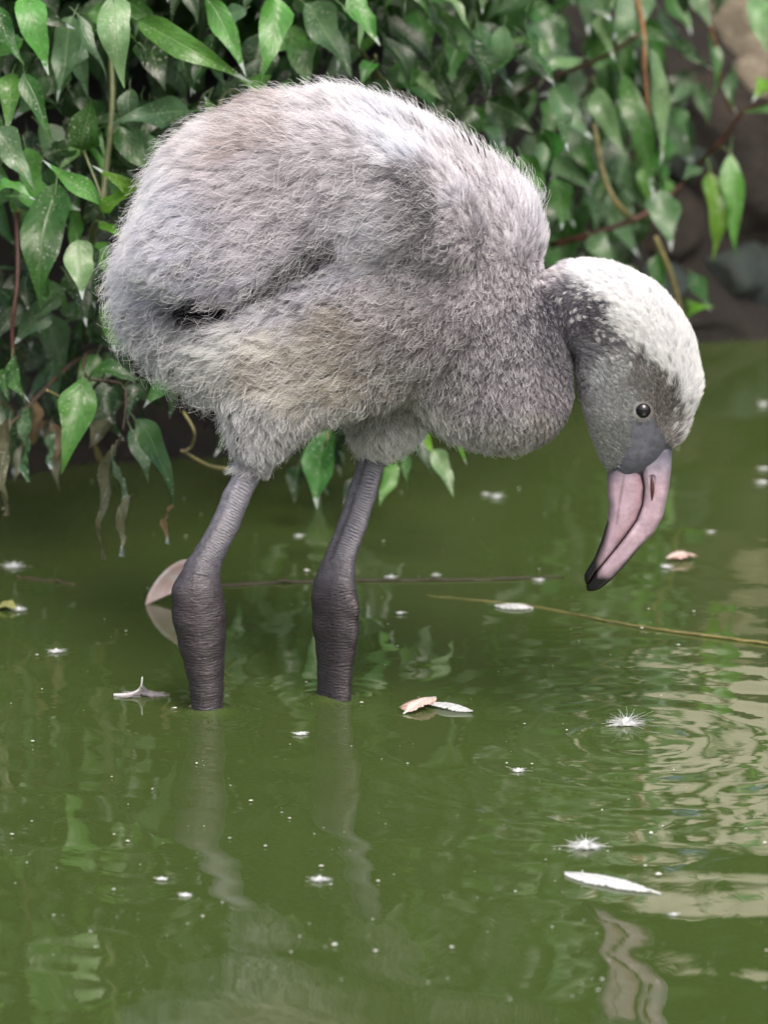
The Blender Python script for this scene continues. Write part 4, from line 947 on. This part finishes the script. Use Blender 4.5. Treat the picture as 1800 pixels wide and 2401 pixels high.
ub = mandible('upper_mandible', GAPE + CULM, 47, 20, 20, True)
lb = mandible('lower_mandible', GAPE[::-1] + [(1440, 1070)] + LOWB[::-1][1:], 45, 19, 18, False)
a = to_world(spline([(1525, -43, 1106), (1527, -44, 1135), (1526, -41, 1164)], 9)); vs, fs = tube(a, 0.0013 * np.sin(np.linspace(0.25, 2.9, 9)), 6)
no = link('nostril', mesh('nostril', vs, fs), mat_plain('nostril_red', (0.055, 0.014, 0.012), 0.5)); reparent(no, chick)

# ---- eye
def eye():
    u, v = 1504, 944; w = surf_w(u, v); c = to_world(np.array([u, w + 13, v], float)); import bmesh
    bm = bmesh.new(); bmesh.ops.create_uvsphere(bm, u_segments=28, v_segments=18, radius=0.0064); me = bpy.data.meshes.new('eye'); bm.to_mesh(me); bm.free(); me.shade_smooth()
    me.transform(Matrix.Translation(Vector(c))); k = NT('eye_black'); k.b.inputs['Base Color'].default_value = (0.004, 0.004, 0.006, 1); k.b.inputs['Roughness'].default_value = 0.05
    e = reparent(link('eye', me, k.m), chick)
    th = np.linspace(0, 2 * math.pi, 26); ring = np.stack([c[0] + 0.0064 * np.cos(th), np.full(26, c[1] - 0.0018), c[2] + 0.0059 * np.sin(th)], 1); ring[:, 1] += 0.10 * (ring[:, 0] - c[0])
    vs, fs = tube(ring, 0.0007, 6, False); lid = link('eyelid', mesh('eyelid', vs, fs), mat_plain('eyelid_grey', (0.04, 0.04, 0.043), 0.5))
    lid.parent = e
eye()

# ------------------------------------------------------------------ floating feathers and twigs
def barbs(center, n, rad, flat, seed, thick=0.00016, up=0.35, stretch=1.0, droop=True):
    """A tuft of curled barbs as fine tapering strands."""
    r = np.random.default_rng(seed); vs, fs = [], []
    for _ in range(n):
        a = r.uniform(0, 6.28); el = abs(r.normal(0, up)); L = rad * r.uniform(0.35, 1.0)
        d = np.array([math.cos(a) * stretch, math.sin(a), el]); d /= np.linalg.norm(d); cl = r.normal(0, 0.8, 3)
        pts = np.array([d * L * t + cl * L * 0.5 * t * t + np.array([0, 0, -0.55 * L * t * t if droop else 0]) for t in np.linspace(0, 1, 5)])
        pts[:, 2] = np.maximum(pts[:, 2], 0.0004) ; v, f = tube(pts + center, np.linspace(thick, thick * .35, 5), 3, False)
        fs += [tuple(i + len(vs) for i in q) for q in f]; vs += list(v)
    return vs, fs
def quill_feather(p0, p1, width, cup, mat, name, label, lift0=0.0, lift1=0.0, group=None, ragged=0.12, seed=1):
    """Feather of a shaft and a cupped vane of separate barbs lying on the water from p0 to p1."""
    r = np.random.default_rng(seed); p0, p1 = np.array(p0, float), np.array(p1, float); root = empty(name, tuple((p0 + p1) / 2)); tag(root, label, 'feather', group)
    n = 40; t = np.linspace(0, 1, n); path = p0[None] * (1 - t)[:, None] + p1[None] * t[:, None]
    path[:, 2] = 0.0012 + lift0 * (1 - t) ** 2 + lift1 * t ** 2 + cup * np.sin(math.pi * t)
    ax = (p1 - p0) / np.linalg.norm(p1 - p0); sd_ = np.array([-ax[1], ax[0], 0])
    prof = np.interp(t, [0, .08, .25, .6, .85, 1], [.35, .75, 1, .95, .6, .08]) * width / 2; vs, fs = [], []
    for i in range(n - 1):
        for s in (-1, 1):
            w = prof[i] * (1 + r.normal(0, ragged)); a, b = path[i], path[i + 1]; sl = ax * w * 0.9
            k = len(vs); o1 = s * sd_ * w + sl + np.array([0, 0, -0.12 * w]); m = 0.5 * (s * sd_ * w + sl) + np.array([0, 0, 0.10 * w])
            vs += [a, b, b + m, a + m, b + o1 * 1.0, a + o1]; fs += [(k, k + 1, k + 2, k + 3), (k + 3, k + 2, k + 4, k + 5)]
    reparent(link('vane', mesh('vane', vs, fs), mat), root)
    ext = np.vstack([path, p1 + ax * np.linalg.norm(p1 - p0) * 0.14 + np.array([0, 0, lift1])]); v2, f2 = tube(ext + np.array([0, 0, 0.0005]), np.linspace(0.00025, 0.0007, len(ext)), 5)
    reparent(link('shaft', mesh('shaft', v2, f2), M_WHITE), root); return root
def down_tuft(u, v, rpx, label, seed, n=70, up=0.5, mat=None, stretch=1.0, group='white down feathers floating on the pond'):
    c = G(u, v); root = empty('down_feather', (c[0], c[1], 0)); tag(root, label, 'feather', group)
    vs, fs = barbs(c + np.array([0, 0, 0.001]), int(n * 2.4), rpx * S * 0.88, 0.5, seed, 0.00020, up, stretch); reparent(link('barbs', mesh('barbs', vs, fs), mat or M_WHITE), root)
    # matted wet heart of the tuft
    r = np.random.default_rng(seed); core = [c + np.array([0, 0, 0.0008 + 0.40 * rpx * S])]; ring = 12
    for k in range(ring):
        a = 2 * math.pi * k / ring; q = rpx * S * 0.42 * r.uniform(.6, 1.25); core.append(c + np.array([q * math.cos(a) * stretch, q * math.sin(a), 0.0006]))
    reparent(link('matted_core', mesh('matted_core', core, [(0, 1 + k, 1 + (k + 1) % ring) for k in range(ring)]), mat or M_WHITE), root)
    return root
for i, (u, v, r_, lab, n, up, st) in enumerate((
    (1467, 1700, 44, 'large fluffy white down feather floating before the pale reflection at right', 150, .9, 1.3),
    (1372, 1988, 42, 'white down tuft with a greyish top floating above the long white feather', 140, .9, 1.4),
    (750, 2066, 26, 'star shaped white down feather floating between the mirrored legs', 60, .5, 1.1),
    (133, 1530, 22, 'small flat white feather floating at the left edge level with the ankles', 40, .2, 1.5),
    (34, 1330, 32, 'white down feather floating below the dry leaves at far left', 70, .5, 1.3),
    (44, 1432, 24, 'white fluff stuck to a floating yellow leaf at the left edge', 60, .5, 1.0),
    (1164, 1168, 22, 'little white down feather on the water under the breast of the chick', 50, .7, 1.0),
    (1788, 952, 20, 'white fluff on the dark water at the right edge level with the eye', 50, .7, 1.0),
    (1790, 1102, 18, 'upper of two white flecks at the right edge level with the bill', 40, .4, 1.4),
    (1786, 1134, 20, 'lower of two white flecks at the right edge level with the bill', 40, .4, 1.6),
    (706, 1724, 18, 'tiny white feather floating just below the right leg', 36, .3, 1.6),
    (1214, 1810, 20, 'tiny star of white fluff right of the mirrored legs', 36, .4, 1.3),
    (1562, 1332, 20, 'white curl of down beside the pale pink scrap below the bill', 40, .6, 1.2),
    (1140, 1162, 14, 'greyish speck of fluff left of the little down feather under the breast', 30, .6, 1.0),
    (380, 2064, 14, 'thin white fleck floating beside the mirrored left leg', 24, .2, 2.0),
    (436, 2102, 16, 'flat white fleck at the bottom of the mirrored left leg', 24, .2, 2.0),
    (938, 1440, 14, 'small white fleck on the water right of the right ankle', 24, .2, 1.6),
    (700, 1259, 15, 'white fleck on the water between the two shanks', 24, .2, 1.6),
    (1462, 1188, 10, 'pale fleck on the water left of the bill', 24, .2, 1.6),
    (1666, 1250, 13, 'oval white fleck on the water right of the bill', 24, .2, 1.4),
    (1266, 1363, 15, 'flat white fleck beside the end of the floating twig', 24, .2, 1.8),
    (915, 1356, 15, 'cream fluff caught on the floating twig nearer the right leg', 40, .5, 1.8),
    (1022, 1352, 13, 'cream fluff caught on the floating twig farther from the right leg', 40, .7, 1.0),
    (1578, 2148, 14, 'white fleck below the long feather at lower right', 24, .3, 1.6),
)): down_tuft(u, v, r_, lab, 500 + i, n, up, None, st)
quill_feather(G(1322, 2050), G(1520, 2092), 24 * S * 2.6, 0.0012, M_WHITE, 'long_feather', 'long white quill feather floating flat at the lower right', 0, 0, None, 0.07, 3)
quill_feather(G(1108, 1672), G(1012, 1656), 18 * S * 2.4, 0.0016, M_WHITE, 'white_feather', 'white half of a feather pair floating right of the legs', 0, 0.001, None, 0.08, 4)
quill_feather(G(1022, 1652), G(955, 1672), 26 * S * 2.0, 0.0035, M_PINK, 'pink_feather', 'pink curled feather floating against the white one right of the legs', 0.004, 0, None, 0.15, 5)
quill_feather(G(1158, 1424), G(1238, 1428), 16 * S * 3.0, 0.001, M_WHITE, 'short_feather', 'bright white flat feather on the water left of the bill tip', 0, 0, None, 0.1, 6)
quill_feather(G(1560, 1318), G(1616, 1310), 24 * S * 2.2, 0.003, M_PINK, 'pink_scrap', 'pale pink feather scrap floating below the bill', 0.002, 0.002, None, 0.2, 8)
# grey-backed feather with an upright quill, left of the legs
c = G(333, 1632); gf = empty('curled_feather', (c[0], c[1], 0)); tag(gf, 'curled white and grey feather with upright quill left of the legs', 'feather')
vs, fs = [], []
rr = np.random.default_rng(4)
for s_ in (-1, 1):
    for k in range(80):
        t = rr.random(); b = c + np.array([s_ * 0.0012 * rr.random(), 0.002 * rr.normal(), 0.0075 * (1 - t) * rr.uniform(.6, 1)]); e = np.array([s_ * (0.004 + 0.015 * t * rr.uniform(.6, 1.1)), 0.004 * rr.normal(), 0])
        pts = np.array([b + e * q + np.array([0, 0.003 * q * q * rr.normal(), -b[2] * q ** 0.7 + 0.0008]) for q in np.linspace(0, 1, 5)]); v, f = tube(pts, np.linspace(.0003, .00010, 5), 3, False); fs += [tuple(i + len(vs) for i in q) for q in f]; vs += list(v)
reparent(link('barbs', mesh('barbs', vs, fs), M_GREY), gf)
vs, fs = tube(spline([c + np.array([-.02, -.001, .001]), c + np.array([-.008, 0, .0015]), c + np.array([-.001, 0, .006]), c + np.array([.0004, 0, .014])], 12), np.linspace(.0012, .0005, 12), 6)
reparent(link('shaft', mesh('shaft', vs, fs), M_WHITE), gf)
# big pale pink contour feather standing in the water behind the left ankle
def pink_petal():
    yb = G(380, 1418)[1]; root = empty('cupped_feather', tuple(G(395, 1418))); tag(root, 'large cupped pale pink feather standing behind the left ankle', 'feather')
    out = np.array([(341, 1422), (350, 1392), (368, 1362), (392, 1336), (420, 1318), (440, 1314), (455, 1330), (460, 1370), (455, 1420)], float); cpt = np.array([415, 1385.0]); vs, fs = [], []
    o2 = spline(np.vstack([out]), 30); rings = 7
    for k in range(rings):
        q = k / (rings - 1)
        for (u, v) in o2:
            uu, vv = cpt + (np.array([u, v]) - cpt) * q; vs.append(P(uu, vv, yb + 0.010 * (1 - q * q)))
    n = len(o2)
    for k in range(rings - 1):
        for i in range(n - 1): fs.append((k * n + i, k * n + i + 1, (k + 1) * n + i + 1, (k + 1) * n + i))
    k = NT('pale_pink_vane'); pos = k.n('TexCoord').outputs['Object']; sep = k.n('SeparateXYZ'); k.l(pos, sep.inputs[0])
    c = k.mix(k.ramp(k.noise(90, 2, .5, pos), [(0.4, 0), (0.65, 1)]), (0.60, 0.46, 0.45), (0.66, 0.62, 0.63)); k.l(c, k.b.inputs['Base Color']); k.b.inputs['Roughness'].default_value = .6
    mp = k.n('Mapping'); mp.inputs['Rotation'].default_value = (0, 0.9, 0); mp.inputs['Scale'].default_value = (1200, 40, 60); k.l(pos, mp.inputs[0]); k.bump(k.noise(1, 2, .5, mp.outputs[0]), .35, .0005)
    v_ = link('vane', mesh('vane', vs, fs), k.m); reparent(v_, root); so = v_.modifiers.new('thick', 'SOLIDIFY'); so.thickness = 0.0007
pink_petal()
def stick(pts, r0, r1, col, name, label, n=40, wob=0.0004, seed=3):
    r = np.random.default_rng(seed); path = spline([G(u, v, z) for (u, v, z) in pts], n); path[:, 2] += r.normal(0, wob, n); rad = np.linspace(r0, r1, n) * (1 + r.normal(0, .08, n))
    vs, fs = tube(path, rad, 7); o = link(name, mesh(name, vs, fs), M_STEM); o.color = (*col, 1); tag(o, label, 'twig'); return o
stick([(470, 1376, .0005), (640, 1366, .0008), (800, 1362, .001), (960, 1360, .001), (1150, 1358, .001), (1322, 1350, .0015)], .0013, .0007, (0.030, 0.018, 0.012), 'floating_twig', 'long thin brown twig floating behind both legs of the chick')
stick([(1000, 1396, .0004), (1240, 1420, .0006), (1420, 1455, .0008), (1560, 1478, .001), (1830, 1512, .0012)], .0004, .0012, (0.15, 0.13, 0.045), 'floating_stalk', 'thin yellow stalk floating from the bill tip to the right edge', 40, 0.0002)
stick([(40, 1352, .0008), (110, 1360, .0008), (175, 1370, .0006)], .0010, .0008, BROWN, 'dark_twig', 'short dark twig floating below the down feather at far left', 14)
b = G(-5, 1428); t = G(46, 1434); yl = bpy.data.objects.new('fallen_leaf', leaf_data(float(np.linalg.norm(t - b)), 0.014, 0.05, .3, .05, .2, 71, 0, 0.05)); COL.objects.link(yl)
yl.matrix_basis = orient(b + np.array([0, 0, .002]), t + np.array([0, 0, .002]), 0.1, (0, -.2, 1)); yl.color = (.26, .27, .10, 1); tag(yl, 'pale yellow leaf floating with white fluff at the left edge', 'leaf')

# drifting scum flecks, uncountable
def specks():
    r = np.random.default_rng(8); vs, fs = [], []
    for k in range(260):
        u, v = r.uniform(-40, 1840), 1420 + 980 * r.random() ** 0.8
        if k % 6 == 0: v = r.uniform(1000, 1500)
        c = G(u, v, 0.0012); m = r.integers(5, 8); q = S * (0.8 + 2.2 * r.random() ** 3) * (1.0 if k % 9 else 1.7); st = r.uniform(.8, 2.6); a0 = r.uniform(0, 6.28); n0 = len(vs)
        vs.append(c + np.array([0, 0, q * .8]))
        for i in range(m):
            a = a0 + 2 * math.pi * i / m; f = q * r.uniform(.6, 1.3); vs.append(c + np.array([f * st * math.cos(a), f * 1.5 * math.sin(a), 0]))
        fs += [(n0, n0 + 1 + i, n0 + 1 + (i + 1) % m) for i in range(m)]
    o = link('floating_specks', mesh('floating_specks', vs, fs), M_SPECK); o['kind'] = 'stuff'; o['label'] = 'tiny white specks of fluff scattered over the green water'
specks()
